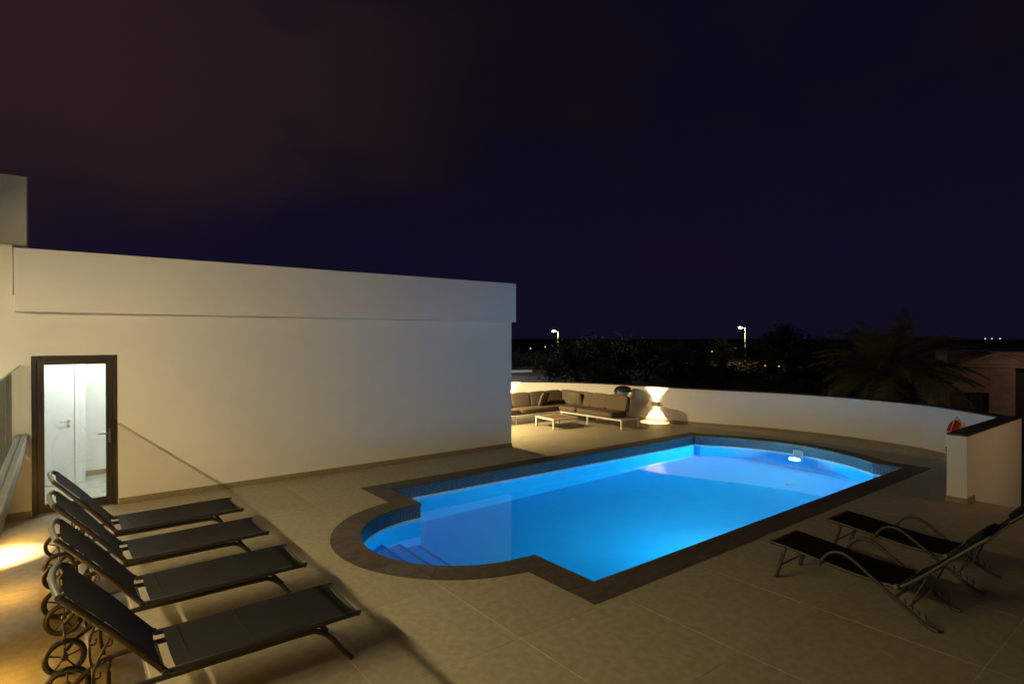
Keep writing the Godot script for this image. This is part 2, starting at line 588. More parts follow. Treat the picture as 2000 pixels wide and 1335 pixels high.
func make_pool() -> void:
	var inner := pool_outline()
	var root := thing("swimming_pool", Vector3.ZERO, 0.0, "blue lit swimming pool with dark stone edging and rounded ends", "pool")
	# basin: walls and floor
	var st := start()
	wall_strip(st, inner, POOL_FLOOR, -0.262)
	var fi := Geometry2D.triangulate_polygon(inner)
	for i in range(0, fi.size(), 3):
		tri(st, Vector3(inner[fi[i]].x, POOL_FLOOR, -inner[fi[i]].y), Vector3(inner[fi[i + 1]].x, POOL_FLOOR, -inner[fi[i + 1]].y), Vector3(inner[fi[i + 2]].x, POOL_FLOOR, -inner[fi[i + 2]].y), Vector3.UP)
	put(root, "basin", st.commit(), M.liner)
	st = start()
	wall_strip(st, inner, -0.262, -0.208)
	put(root, "waterline_strip", st.commit(), M.waterline)
	st = start()
	wall_strip(st, inner, -0.208, -0.03, 16 * 0.025)
	put(root, "mosaic_band", st.commit(), M.mosaic)
	# steps in the near rounded end, straight-nosed, each over the ones below
	var disc := PackedVector2Array(arc(NEAR_C, 1.268, 90, 270, 36))
	disc.append(Vector2(4.12, 4.91))
	disc.append(Vector2(4.12, 7.43))
	var cut := [2.0, 3.14, 3.46, 3.78, 4.10]
	for i in 4:
		var band := PackedVector2Array([Vector2(cut[i], 0), Vector2(cut[i + 1], 0), Vector2(cut[i + 1], 20), Vector2(cut[i], 20)])
		for piece in Geometry2D.intersect_polygons(disc, band):
			st = start()
			prism(st, piece, POOL_FLOOR + 0.001, -0.50 - 0.25 * i, false)
			var step := put(root, "step", st.commit(), M.liner)
			var half := sqrt(maxf(0.0, 1.255 * 1.255 - pow(minf(cut[i + 1], 4.03) - 4.03, 2.0)))
			st = start()
			box(st, Vector3(cut[i + 1] - 0.018, -0.498 - 0.25 * i, -NEAR_C.y), Vector3(0.046, 0.010, 2.0 * half), 0.002)
			put(step, "nosing", st.commit(), M.nosing)
	# coping stones
	var k := 0
	var n := 15
	for i in n:
		var u0 := lerpf(3.79, 12.64, float(i) / n)
		var u1 := lerpf(3.79, 12.64, float(i + 1) / n)
		for v in [[3.64, 3.995], [8.435, 8.79]]:
			coping_stone(root, PackedVector2Array([Vector2(u0, v[0]), Vector2(u1, v[0]), Vector2(u1, v[1]), Vector2(u0, v[1])]), k * 7 + i)
			k += 1
	for s in [[3.79, 4.145, 3.997, 4.90], [3.79, 4.145, 7.44, 8.433], [12.285, 12.64, 3.997, 4.50], [12.285, 12.64, 8.30, 8.433]]:
		for h in (2 if s[3] - s[2] > 0.6 else 1):
			var cnt := 2.0 if s[3] - s[2] > 0.6 else 1.0
			var v0 := lerpf(s[2], s[3], h / cnt)
			var v1 := lerpf(s[2], s[3], (h + 1) / cnt)
			coping_stone(root, PackedVector2Array([Vector2(s[0], v0), Vector2(s[1], v0), Vector2(s[1], v1), Vector2(s[0], v1)]), k)
			k += 1
	for end in [[NEAR_C, 1.255, 1.61, 90.0, 270.0, 8], [FAR_C, 2.915, 3.27, -41.0, 41.0, 8]]:
		for i in int(end[5]):
			var a0: float = lerpf(end[3], end[4], float(i) / end[5])
			var a1: float = lerpf(end[3], end[4], float(i + 1) / end[5])
			var ring := PackedVector2Array(arc(end[0], end[2], a0, a1, 8))
			ring.append_array(PackedVector2Array(arc(end[0], end[1], a1, a0, 8)))
			var left := [ring]
			for s in [[3.79, 4.2, 3.0, 4.90], [3.79, 4.2, 7.44, 9.0], [12.0, 12.64, 3.0, 4.50], [12.0, 12.64, 8.30, 9.0]]:
				var rest := []
				for piece in left:
					rest += Geometry2D.clip_polygons(piece, PackedVector2Array([Vector2(s[0], s[2]), Vector2(s[1], s[2]), Vector2(s[1], s[3]), Vector2(s[0], s[3])]))
				left = rest
			for piece in left:
				coping_stone(root, piece, k)
			k += 1
	# skimmer mouth in the far rounded end
	var at := Vector3(FAR_C.x + FAR_R, -0.205, -6.25)
	var sk := Node3D.new()
	sk.name = "skimmer"
	root.add_child(sk)
	sk.position = at
	st = start()
	for y in [0.085, -0.085]:
		box(st, Vector3(-0.030, y, 0), Vector3(0.04, 0.016, 0.22), 0.003)
	for z in [-0.102, 0.102]:
		box(st, Vector3(-0.030, 0, z), Vector3(0.04, 0.153, 0.016), 0.003)
	put(sk, "frame", st.commit(), M.white_paint)
	st = start()
	box(st, Vector3(-0.022, 0, 0), Vector3(0.02, 0.152, 0.187), 0.002)
	put(sk, "flap", st.commit(), M.lamp_body)
	# floor drain
	var dr := start()
	lathe(dr, [Vector2(0.0, 0.02), Vector2(0.075, 0.02), Vector2(0.09, 0.012), Vector2(0.095, 0.0)], 24)
	put(root, "drain", dr.commit(), M.lamp_body, Vector3(11.6, POOL_FLOOR + 0.002, -5.75))
	# underwater lamps: a glowing lens in a ring, and the light it gives; one in the far end, one in the near long side
	for d in [[Vector3(FAR_C.x + FAR_R - 0.003, -0.60, -6.32), 0.0, 37.0, 6.0], [Vector3(7.0, -0.62, -3.983), -PI / 2, 8.0, 24.0]]:
		var lp := Node3D.new()
		lp.name = "underwater_lamp"
		root.add_child(lp, true)
		lp.position = d[0]
		lp.rotation.y = d[1]
		st = start()
		var facing := Basis(Vector3.BACK, PI / 2)
		lathe(st, [Vector2(0.125, 0.0), Vector2(0.165, 0.0), Vector2(0.165, 0.035), Vector2(0.125, 0.045), Vector2(0.12, 0.03)], 28, Vector3.ZERO, facing)
		put(lp, "ring", st.commit(), M.white_paint)
		st = start()
		lathe(st, [Vector2(0.0, 0.040), Vector2(0.07, 0.036), Vector2(0.12, 0.026)], 28, Vector3.ZERO, facing)
		put(lp, "glowing_lens", st.commit(), M.pool_glow)
		var l := AreaLight3D.new()
		l.name = "pool_light"
		l.area_size = Vector2(0.2, 0.2)
		l.light_color = Color(0.62, 0.92, 1.0)
		l.light_energy = d[2]
		l.area_range = 30.0
		l.shadow_enabled = true
		lp.add_child(l)
		l.position = Vector3(-0.07, 0, 0)
		l.rotation = Vector3(deg_to_rad(d[3]), PI / 2, 0)
	# fine matter in the water that scatters the lamp's light
	var mist := FogVolume.new()
	mist.name = "pool_haze"
	mist.shape = RenderingServer.FOG_VOLUME_SHAPE_BOX
	mist.size = Vector3(8.1, 1.22, 4.44)
	mist.position = Vector3(8.215, WATER_Y - 0.63, -6.215)
	var fog := FogMaterial.new()
	fog.density = 0.045
	fog.albedo = lin(0.45, 0.85, 0.98)
	mist.material = fog
	mist.set_meta("kind", "stuff")
	add_child(mist)
	# the water surface
	var wm := start()
	for i in range(0, fi.size(), 3):
		tri(wm, Vector3(inner[fi[i]].x, WATER_Y, -inner[fi[i]].y), Vector3(inner[fi[i + 1]].x, WATER_Y, -inner[fi[i + 1]].y), Vector3(inner[fi[i + 2]].x, WATER_Y, -inner[fi[i + 2]].y), Vector3.UP)
	setting("pool_water", wm.commit(), M.water)


# ---------------------------------------------------------------- wall lamps
# an up-and-down wall lamp; it stands on a wall whose outward direction is local +x
func make_sconce() -> Node3D:
	var o := Node3D.new()
	o.name = "wall_lamp"
	var st := start()
	for z in [-0.09, 0.09]:
		box(st, Vector3(0.06, 0, z), Vector3(0.11, 0.12, 0.012), 0.003)
	box(st, Vector3(0.109, 0, 0), Vector3(0.012, 0.12, 0.166), 0.003)
	box(st, Vector3(0.008, 0, 0), Vector3(0.012, 0.12, 0.166), 0.003)
	put(o, "housing", st.commit(), M.sconce)
	for s in [1, -1]:
		st = start()
		box(st, Vector3(0.058, 0.035 * s, 0), Vector3(0.084, 0.006, 0.160), 0.002)
		put(o, "glowing_lens", st.commit(), M.warm_glow)
		var l := SpotLight3D.new()
		l.name = "beam"
		l.light_color = Color(1.0, 0.80, 0.52)
		l.light_energy = 18.0
		l.light_size = 0.02
		l.spot_range = 12.0
		l.spot_angle = 45.0
		l.spot_angle_attenuation = 0.45
		l.spot_attenuation = 2.0
		l.shadow_enabled = true
		o.add_child(l, true)
		l.position = Vector3(0.058, 0.045 * s, 0)
		l.rotation = Vector3(PI / 2 * s, 0, 0)
	return o

# a small bulkhead lamp with a glowing front, facing local +x
func make_bulkhead() -> Node3D:
	var o := Node3D.new()
	o.name = "bulkhead_lamp"
	var st := start()
	box(st, Vector3(0.03, 0, 0), Vector3(0.06, 0.10, 0.10), 0.01)
	put(o, "housing", st.commit(), M.lamp_body)
	st = start()
	lathe(st, [Vector2(0.0, 0.066), Vector2(0.03, 0.064), Vector2(0.038, 0.060)], 18, Vector3.ZERO, Basis(Vector3.BACK, -PI / 2))
	put(o, "glowing_lens", st.commit(), M.flood_glow)
	var l := AreaLight3D.new()
	l.name = "bulkhead_beam"
	l.light_color = Color(1.0, 0.905, 0.68)
	l.light_energy = 3.95
	l.area_size = Vector2(0.025, 0.025)
	l.area_range = 60.0
	l.shadow_enabled = true
	o.add_child(l)
	l.position = Vector3(0.075, 0, 0)
	l.rotation = Vector3(0, -PI / 2, 0)
	return o

func make_lamps() -> void:
	var s := make_sconce()
	add_child(s)
	used["wall_lamp"] = 0
	var g := "up-and-down wall lamps"
	s.position = Vector3(13.475, 0.51, -10.54)
	s.rotation.y = PI + 0.22
	tag(s, "glowing up-and-down wall lamp on the white parapet right of the sofa", "wall lamp", g)
	copy_of(s, "wall_lamp", Vector3(11.28, 0.51, -14.565), -2.11, "glowing wall lamp on the parapet behind the left end of the sofa")
	for d in [[8.45, "wall lamp shining down under the raised terrace near the glass door"], [4.55, "wall lamp shining down under the raised terrace beside the nearest wheeled lounger"]]:
		var down := copy_of(s, "wall_lamp", Vector3(-0.595, 0.56, -d[0]), 0.0, d[1])
		for c in down.get_children():
			if c is SpotLight3D and c.position.y > 0:
				c.free()
			elif c is SpotLight3D:
				c.light_energy = 7.0
			elif c.name == "glowing_lens":
				c.material_override = M.sconce
	var f := make_bulkhead()
	add_child(f)
	used["bulkhead_lamp"] = 0
	var row := "row of bulkhead lamps on the house front"
	f.position = Vector3(-1.90, 3.27, -7.8)
	f.rotation.z = deg_to_rad(-48)
	tag(f, "bulkhead lamp on the house front left of the view, first from the villa wall", "wall lamp", row)
	var order := ["second", "third", "fourth", "fifth", "sixth", "seventh"]
	for k in 6:
		copy_of(f, "bulkhead_lamp", Vector3(-1.90, 3.27, -7.8 + 0.8 * (k + 1)), 0.0, "bulkhead lamp on the house front left of the view, %s from the villa wall" % order[k]).rotation.z = deg_to_rad(-48)
	var back := copy_of(f, "bulkhead_lamp", Vector3(11.6, 1.5, 1.0), PI / 2, "bulkhead lamp on a post in the lower passage, right of the view")
	back.rotation = Vector3(0, PI / 2, 0)
	back.get_node("bulkhead_beam").light_energy = 2.4
	back.get_node("bulkhead_beam").light_color = Color(1.0, 0.82, 0.58)
	var ps := start()
	tube(ps, [Vector3(-0.03, -5.1, 0), Vector3(-0.03, -2.5, 0), Vector3(-0.03, 0.08, 0)], 0.03, 0.03, 10, Vector3.RIGHT)
	put(back, "post", ps.commit(), M.lamp_body)
	var end_lamp := copy_of(f, "bulkhead_lamp", Vector3(7.862, 2.2, -12.5), 0.0, "bulkhead lamp on the villa end wall facing the sofa, out of sight")
	end_lamp.rotation = Vector3(0, deg_to_rad(48), deg_to_rad(-66))
	end_lamp.get_node("bulkhead_beam").light_energy = 46.0
	end_lamp.get_node("bulkhead_beam").light_color = Color(1.0, 0.88, 0.64)
	# low step lights in the retaining wall under the terrace
	for k in 4:
		var at: float = [8.9, 7.1, 5.3, 3.2][k]
		var o := thing("step_light", Vector3(-0.602, 0.30, -at), 0.0, ["step light in the terrace wall by the glass door", "step light in the terrace wall beside the third wheeled lounger", "step light in the terrace wall beside the second wheeled lounger", "step light in the terrace wall before the nearest wheeled lounger"][k], "step light", "step lights in the terrace wall")
		var st := start()
		box(st, Vector3(0.006, 0, 0), Vector3(0.012, 0.11, 0.26), 0.003)
		put(o, "plate", st.commit(), M.sconce)
		st = start()
		box(st, Vector3(0.013, 0, 0), Vector3(0.004, 0.07, 0.22), 0.001)
		put(o, "glowing_lens", st.commit(), M.step_glow)
		var l := AreaLight3D.new()
		l.name = "step_beam"
		l.area_size = Vector2(0.22, 0.07)
		l.light_color = Color(1.0, 0.76, 0.32)
		l.light_energy = 0.85
		l.area_range = 20.0
		l.shadow_enabled = true
		o.add_child(l)
		l.position = Vector3(0.02, 0, 0)
		l.rotation = Vector3(0, -PI / 2, 0)


# an upright plate: a polygon of (u, height) between two v
func plate(st: SurfaceTool, poly: PackedVector2Array, v0: float, v1: float) -> void:
	var index := Geometry2D.triangulate_polygon(poly)
	for i in range(0, index.size(), 3):
		var a := poly[index[i]]
		var b := poly[index[i + 1]]
		var c := poly[index[i + 2]]
		tri(st, Vector3(a.x, a.y, -v0), Vector3(b.x, b.y, -v0), Vector3(c.x, c.y, -v0), Vector3.BACK)
		tri(st, Vector3(a.x, a.y, -v1), Vector3(b.x, b.y, -v1), Vector3(c.x, c.y, -v1), Vector3.FORWARD)
	for i in poly.size():
		var a := poly[i]
		var b := poly[(i + 1) % poly.size()]
		quad(st, Vector3(a.x, a.y, -v0), Vector3(b.x, b.y, -v0), Vector3(b.x, b.y, -v1), Vector3(a.x, a.y, -v1), Vector3(b.y - a.y, a.x - b.x, 0))


# ---------------------------------------------------------------- villa, house, terrace, parapet
func make_villa() -> void:
	var root := thing("villa", Vector3(3.7, 0, -WALL_V), 0.0, "flat-roofed white villa wing with a glass door and plain wall", "building")
	var o := Vector3(3.7, 0, -WALL_V)     # parts are modelled in plan coordinates and moved back
	var st := start()
	var t := 0.26
	# front wall in one piece, with an opening for the door at u -0.29..0.67; it rises left of the roof band
	plate(st, PackedVector2Array([Vector2(-6.0, 0), Vector2(-0.29, 0), Vector2(-0.29, 2.155), Vector2(0.67, 2.155), Vector2(0.67, 0), Vector2(7.86, 0), Vector2(7.86, 2.96), Vector2(-0.47, 2.96), Vector2(-0.47, 3.62), Vector2(-6.0, 3.62)]), WALL_V, WALL_V + t)
	# end wall and back wall
	plan_box(st, 7.86 - t, 7.858, WALL_V + t + 0.001, 17.4, 0, 2.96, 0.004)
	put(root, "wall", st.commit(), M.annex_plaster, -o)
	st = start()
	plan_box(st, -0.455, 7.875, WALL_V - 0.15, 17.5, 2.74, 3.575, 0.008)
	put(root, "roof_band", st.commit(), M.annex_plaster, -o)
	var u := 0.675
	while u < 7.86:
		var u1 := minf(u + 1.2, 7.875)
		st = start()
		plan_box(st, u + 0.001, u1 - 0.001, WALL_V - 0.012, WALL_V - 0.0005, 0.001, 0.085, 0.002)
		put(root, "skirting_tile", st.commit(), M.skirting, -o)
		u = u1
	st = start()
	plan_box(st, -0.60, -0.295, WALL_V - 0.012, WALL_V - 0.0005, 0.001, 0.085, 0.002)
	put(root, "skirting_tile", st.commit(), M.skirting, -o)
	for k in 4:
		st = start()
		plan_box(st, 7.862, 7.874, WALL_V + 0.001 + 1.2 * k, WALL_V + 1.2 * k + 1.199, 0.001, 0.085, 0.002)
		put(root, "skirting_tile", st.commit(), M.skirting, -o)
	# glazed door
	var door := Node3D.new()
	door.name = "glass_door"
	root.add_child(door)
	door.set_meta("label", "lit glass door in a wide dark bronze frame")
	st = start()
	var v0 := WALL_V + 0.02
	plan_box(st, -0.288, -0.235, v0, v0 + 0.075, 0.0, 2.153, 0.004)
	plan_box(st, 0.615, 0.668, v0, v0 + 0.075, 0.0, 2.153, 0.004)
	plan_box(st, -0.234, 0.614, v0, v0 + 0.075, 2.10, 2.153, 0.004)
	put(door, "frame", st.commit(), M.bronze, -o)
	st = start()
	plan_box(st, -0.2355, -0.155, v0 + 0.012, v0 + 0.066, 0.012, 2.1005, 0.005)
	plan_box(st, 0.532, 0.6155, v0 + 0.012, v0 + 0.066, 0.012, 2.1005, 0.005)
	plan_box(st, -0.154, 0.531, v0 + 0.013, v0 + 0.065, 2.028, 2.1002, 0.005)
	plan_box(st, -0.154, 0.531, v0 + 0.013, v0 + 0.065, 0.013, 0.13, 0.005)
	put(door, "leaf", st.commit(), M.bronze, -o)
	st = start()
	plan_box(st, -0.153, 0.530, v0 + 0.034, v0 + 0.042, 0.131, 2.027, 0.0)
	put(door, "pane", st.commit(), M.door_glass, -o)
	st = start()
	plan_box(st, 0.555, 0.588, v0 + 0.004, v0 + 0.012, 0.90, 1.10, 0.003)
	box(st, Vector3(0.572, 1.04, -(v0 - 0.018)), Vector3(0.020, 0.020, 0.05), 0.005)
	box(st, Vector3(0.512, 1.04, -(v0 - 0.040)), Vector3(0.14, 0.020, 0.016), 0.006)
	put(door, "handle", st.commit(), M.steel, -o)
	# the lit room behind it
	var room := Node3D.new()
	room.name = "room"
	root.add_child(room)
	st = start()
	plan_box(st, -2.2, 2.4, WALL_V + t + 0.002, 12.6, -0.1, 0.004, 0.0)
	put(room, "floor", st.commit(), M.room_floor, -o)
	st = start()
	plan_box(st, -2.2, 0.345, 11.98, 12.10, 0.005, 2.6, 0.003)
	plan_box(st, 0.345, 2.4, 12.50, 12.60, 0.005, 2.6, 0.003)
	plan_box(st, -2.3, -2.2, WALL_V + t + 0.002, 12.6, 0.005, 2.6, 0.0)
	plan_box(st, 2.4, 2.5, WALL_V + t + 0.002, 12.6, 0.005, 2.6, 0.0)
	put(room, "partition", st.commit(), M.room_wall, -o)
	st = start()
	plan_box(st, -2.3, 2.5, WALL_V + t + 0.002, 12.6, 2.605, 2.70, 0.0)
	put(room, "ceiling", st.commit(), M.room_wall, -o)
	st = start()
	plan_box(st, 0.35, 2.4, 12.485, 12.498, 0.006, 0.09, 0.002)
	put(room, "skirting", st.commit(), M.skirting, -o)
	var leaf := Node3D.new()
	leaf.name = "inner_door"
	root.add_child(leaf)
	st = start()
	plan_box(st, -0.66, 0.20, 11.945, 11.979, 0.012, 2.05, 0.004)
	put(leaf, "panel", st.commit(), M.white_paint, -o)
	st = start()
	plan_box(st, 0.206, 0.29, 11.93, 11.979, 0.006, 2.12, 0.006)
	plan_box(st, -0.75, -0.666, 11.93, 11.979, 0.006, 2.12, 0.006)
	plan_box(st, -0.665, 0.205, 11.93, 11.979, 2.056, 2.12, 0.006)
	put(leaf, "architrave", st.commit(), M.white_paint, -o)
	st = start()
	lathe(st, [Vector2(0, 0.014), Vector2(0.024, 0.012), Vector2(0.027, 0.0)], 18, Vector3(0.125, 1.03, -11.945), Basis(Vector3.RIGHT, PI / 2))
	lathe(st, [Vector2(0, 0.014), Vector2(0.020, 0.012), Vector2(0.024, 0.0)], 18, Vector3(0.125, 0.955, -11.945), Basis(Vector3.RIGHT, PI / 2))
	box(st, Vector3(0.072, 1.03, -11.90), Vector3(0.125, 0.018, 0.018), 0.006)
	box(st, Vector3(0.125, 1.03, -11.92), Vector3(0.018, 0.018, 0.05), 0.005)
	put(leaf, "handle", st.commit(), M.steel, -o)
	var lamp := thing("ceiling_lamp", Vector3(0.5, 2.60, -11.25), 0.0, "flat round ceiling lamp lighting the white room behind the glass door", "ceiling lamp")
	st = start()
	lathe(st, [Vector2(0.0, -0.05), Vector2(0.17, -0.05), Vector2(0.18, -0.04), Vector2(0.18, 0.0)], 28)
	put(lamp, "glowing_disc", st.commit(), M.room_glow)
	var l := OmniLight3D.new()
	l.name = "room_light"
	l.light_energy = 2.5
	l.light_color = Color(0.95, 1.0, 0.97)
	l.light_size = 0.12
	l.omni_range = 8.0
	l.omni_attenuation = 2.0
	l.shadow_enabled = true
	lamp.add_child(l)
	l.position = Vector3(0, -0.16, 0)

func make_house() -> void:
	# main house: a block that rises behind the wing and a front that carries the floodlights
	var root := thing("main_house", Vector3(-4.5, 0, -6.0), 0.0, "taller white house block rising behind the left end of the villa roof", "building")
	var o := Vector3(-4.5, 0, -6.0)
	var st := start()
	plan_box(st, -9.0, -0.33, 10.42, 10.72, 3.62, 4.61, 0.008)
	put(root, "upper_block", st.commit(), M.plaster, -o)
	st = start()
	plan_box(st, -2.25, -1.902, -4.0, 10.0, 0.99, 3.9, 0.008)
	put(root, "front_wall", st.commit(), M.plaster, -o)
	# raised terrace in front of it
	var te := thing("raised_terrace", Vector3(-0.6, 0, -6.0), 0.0, "raised terrace edge along the left side above the deck", "terrace")
	o = Vector3(-0.6, 0, -6.0)
	st = start()
	plan_box(st, -1.90, -0.45, -3.0, WALL_V - 0.003, 0.80, 0.978, 0.004)
	put(te, "slab", st.commit(), M.plaster, -o)
	st = start()
	plan_box(st, -0.80, -0.602, -3.0, WALL_V - 0.003, 0.0, 0.798, 0.004)
	put(te, "retaining_wall", st.commit(), M.plaster, -o)
	# frameless glass balustrade in an aluminium channel
	var ba := thing("glass_balustrade", Vector3(-0.39, 0.98, -6.0), 0.0, "frameless glass balustrade in an aluminium channel at the left edge", "balustrade")
	o = Vector3(-0.39, 0.98, -6.0)
	st = start()
	plan_box(st, -0.448, -0.33, -3.0, WALL_V - 0.02, 0.98, 1.05, 0.006)
	plan_box(st, -0.448, -0.408, -3.0, WALL_V - 0.02, 1.052, 1.14, 0.006)
	plan_box(st, -0.385, -0.33, -3.0, WALL_V - 0.02, 1.052, 1.125, 0.006)
	put(ba, "channel", st.commit(), M.aluminium, -o)
	var v := WALL_V - 0.03
	while v > -2.5:
		st = start()
		plan_box(st, -0.405, -0.388, v - 1.48, v, 1.054, 2.035, 0.001)
		put(ba, "glass_panel", st.commit(), M.glass, -o)
		v -= 1.5
	st = start()
	plan_box(st, -0.4035, -0.3895, -2.45, WALL_V - 0.03, 2.036, 2.041, 0.001)
	put(ba, "edge_trim", st.commit(), M.glass_edge, -o)

func make_parapet() -> void:
	var inner := parapet_line()
	var outer := offset_line(inner, 0.23)
	var root := thing("parapet_wall", Vector3(13.5, 0, -6.0), 0.0, "long curved white parapet wall with a dark cap round the deck", "wall")
	var o := Vector3(13.5, 0, -6.0)
	var poly := PackedVector2Array(inner)
	for i in range(outer.size() - 1, -1, -1):
		poly.append(outer[i])
	# the free-standing return towards the passage
	var ret := PackedVector2Array([Vector2(10.28, 2.54), Vector2(13.44, 2.54), Vector2(13.44, 2.78), Vector2(10.28, 2.78)])
	var whole: Array = Geometry2D.merge_polygons(poly, ret)
	var body: PackedVector2Array = whole[0]
	var st := start()
	prism(st, body, GROUND_Y - 0.5, 0.975)
	put(root, "wall", st.commit(), M.plaster, -o)
	st = start()
	var grown: Array = Geometry2D.offset_polygon(body, 0.006)
	for g in grown:
		if not Geometry2D.is_polygon_clockwise(g):
			prism(st, g, 0.976, 1.0)
	put(root, "cap", st.commit(), M.cap, -o)
	# skirting tiles along the inside
	var run := 0.0
	var seg := [inner[0]]
	for i in range(1, inner.size()):
		run += inner[i].distance_to(inner[i - 1])
		seg.append(inner[i])
		if run > 1.0 or i == inner.size() - 1:
			var a := offset_line(seg, -0.012)
			var b := offset_line(seg, -0.0005)
			var p := PackedVector2Array(b)
			for j in range(a.size() - 1, -1, -1):
				p.append(a[j])
			st = start()
			prism(st, p, 0.001, 0.085)
			put(root, "skirting_tile", st.commit(), M.skirting, -o)
			seg = [inner[i]]
			run = 0.0
	st = start()
	plan_box(st, 10.266, 10.279, 2.528, 2.79, 0.001, 0.085, 0.002)
	put(root, "skirting_tile", st.commit(), M.skirting, -o)
	st = start()
	plan_box(st, 10.281, 10.64, 2.528, 2.539, 0.001, 0.085, 0.002)
	put(root, "skirting_tile", st.commit(), M.skirting, -o)
	# red and white lifebuoy hung on the inner side of the return
	var lb := thing("lifebuoy", Vector3(11.02, 0.79, -2.855), 0.0, "red and white lifebuoy hung behind the free end of the parapet", "lifebuoy")
	for k in 8:
		var a0 := TAU * k / 8.0 + 0.2
		var path := []
		var wide := k % 2 == 0
		for i in 9:
			var a := a0 + (TAU / 8.0) * i / 8.0
			path.append(Vector3(cos(a), sin(a), 0) * 0.27)
		st = start()
		tube(st, path, 0.062, 0.072, 14, Vector3.BACK, false)
		put(lb, "red_section" if wide else "white_band", st.commit(), M.red if wide else M.band_white)
	st = start()
	var rope := []
	for i in 49:
		var a := TAU * i / 48.0
		rope.append(Vector3(cos(a), sin(a), 0) * (0.355 + 0.018 * cos(a * 4.0)))
	tube(st, rope, 0.006, 0.006, 6, Vector3.BACK, false)
	put(lb, "rope", st.commit(), M.rope)


# ---------------------------------------------------------------- sun loungers
# a fabric sheet stretched over a side profile (x, y), of the given width, sagging in the middle
func sling_mesh(profile: Array, width: float, sag: float, thick := 0.005) -> ArrayMesh:
	var st := start()
	st.set_smooth_group(0)
	var across := 10
	var pts := []
	for p in curve(profile.map(func(q): return Vector3(q.x, q.y, 0)), 6):
		pts.append(p)
	var last := pts.size() - 1
	for side in [0, 1]:
		var grid := []
		for i in pts.size():
			var d: Vector3 = (pts[mini(i + 1, last)] - pts[maxi(i - 1, 0)]).normalized()
			var n := Vector3(-d.y, d.x, 0)
			if n.y < 0:
				n = -n
			var row := []
			for k in across + 1:
				var t := float(k) / across * 2.0 - 1.0
				var drop := sag * (1.0 - t * t)
				row.append(pts[i] + Vector3(0, 0, t * width / 2) - n * (drop + thick * side))
			grid.append(row)
		for i in last:
			for k in across:
				var v := [grid[i][k], grid[i][k + 1], grid[i + 1][k + 1], grid[i + 1][k]]
				var up := Vector3.UP if side == 0 else Vector3.DOWN
				for o in [[0, 1, 2], [0, 2, 3]]:
					var c: Vector3 = (v[o[2]] - v[o[0]]).cross(v[o[1]] - v[o[0]])
					for z in (o if c.dot(up) >= 0.0 else [o[0], o[2], o[1]]):
						st.add_vertex(v[z])
	st.generate_normals()
	return st.commit()

func ztube(root: Node, called: String, pts: Array, z: float, rx: float, ry: float, m: Material) -> void:
	var st := start()
	tube(st, pts.map(func(q): return Vector3(q.x, q.y, z)), rx, ry, 10, Vector3.UP)
	put(root, called, st.commit(), m)

func smooth2(points: Array, steps := 5) -> Array:
	return curve(points.map(func(q): return Vector3(q.x, q.y, 0)), steps)

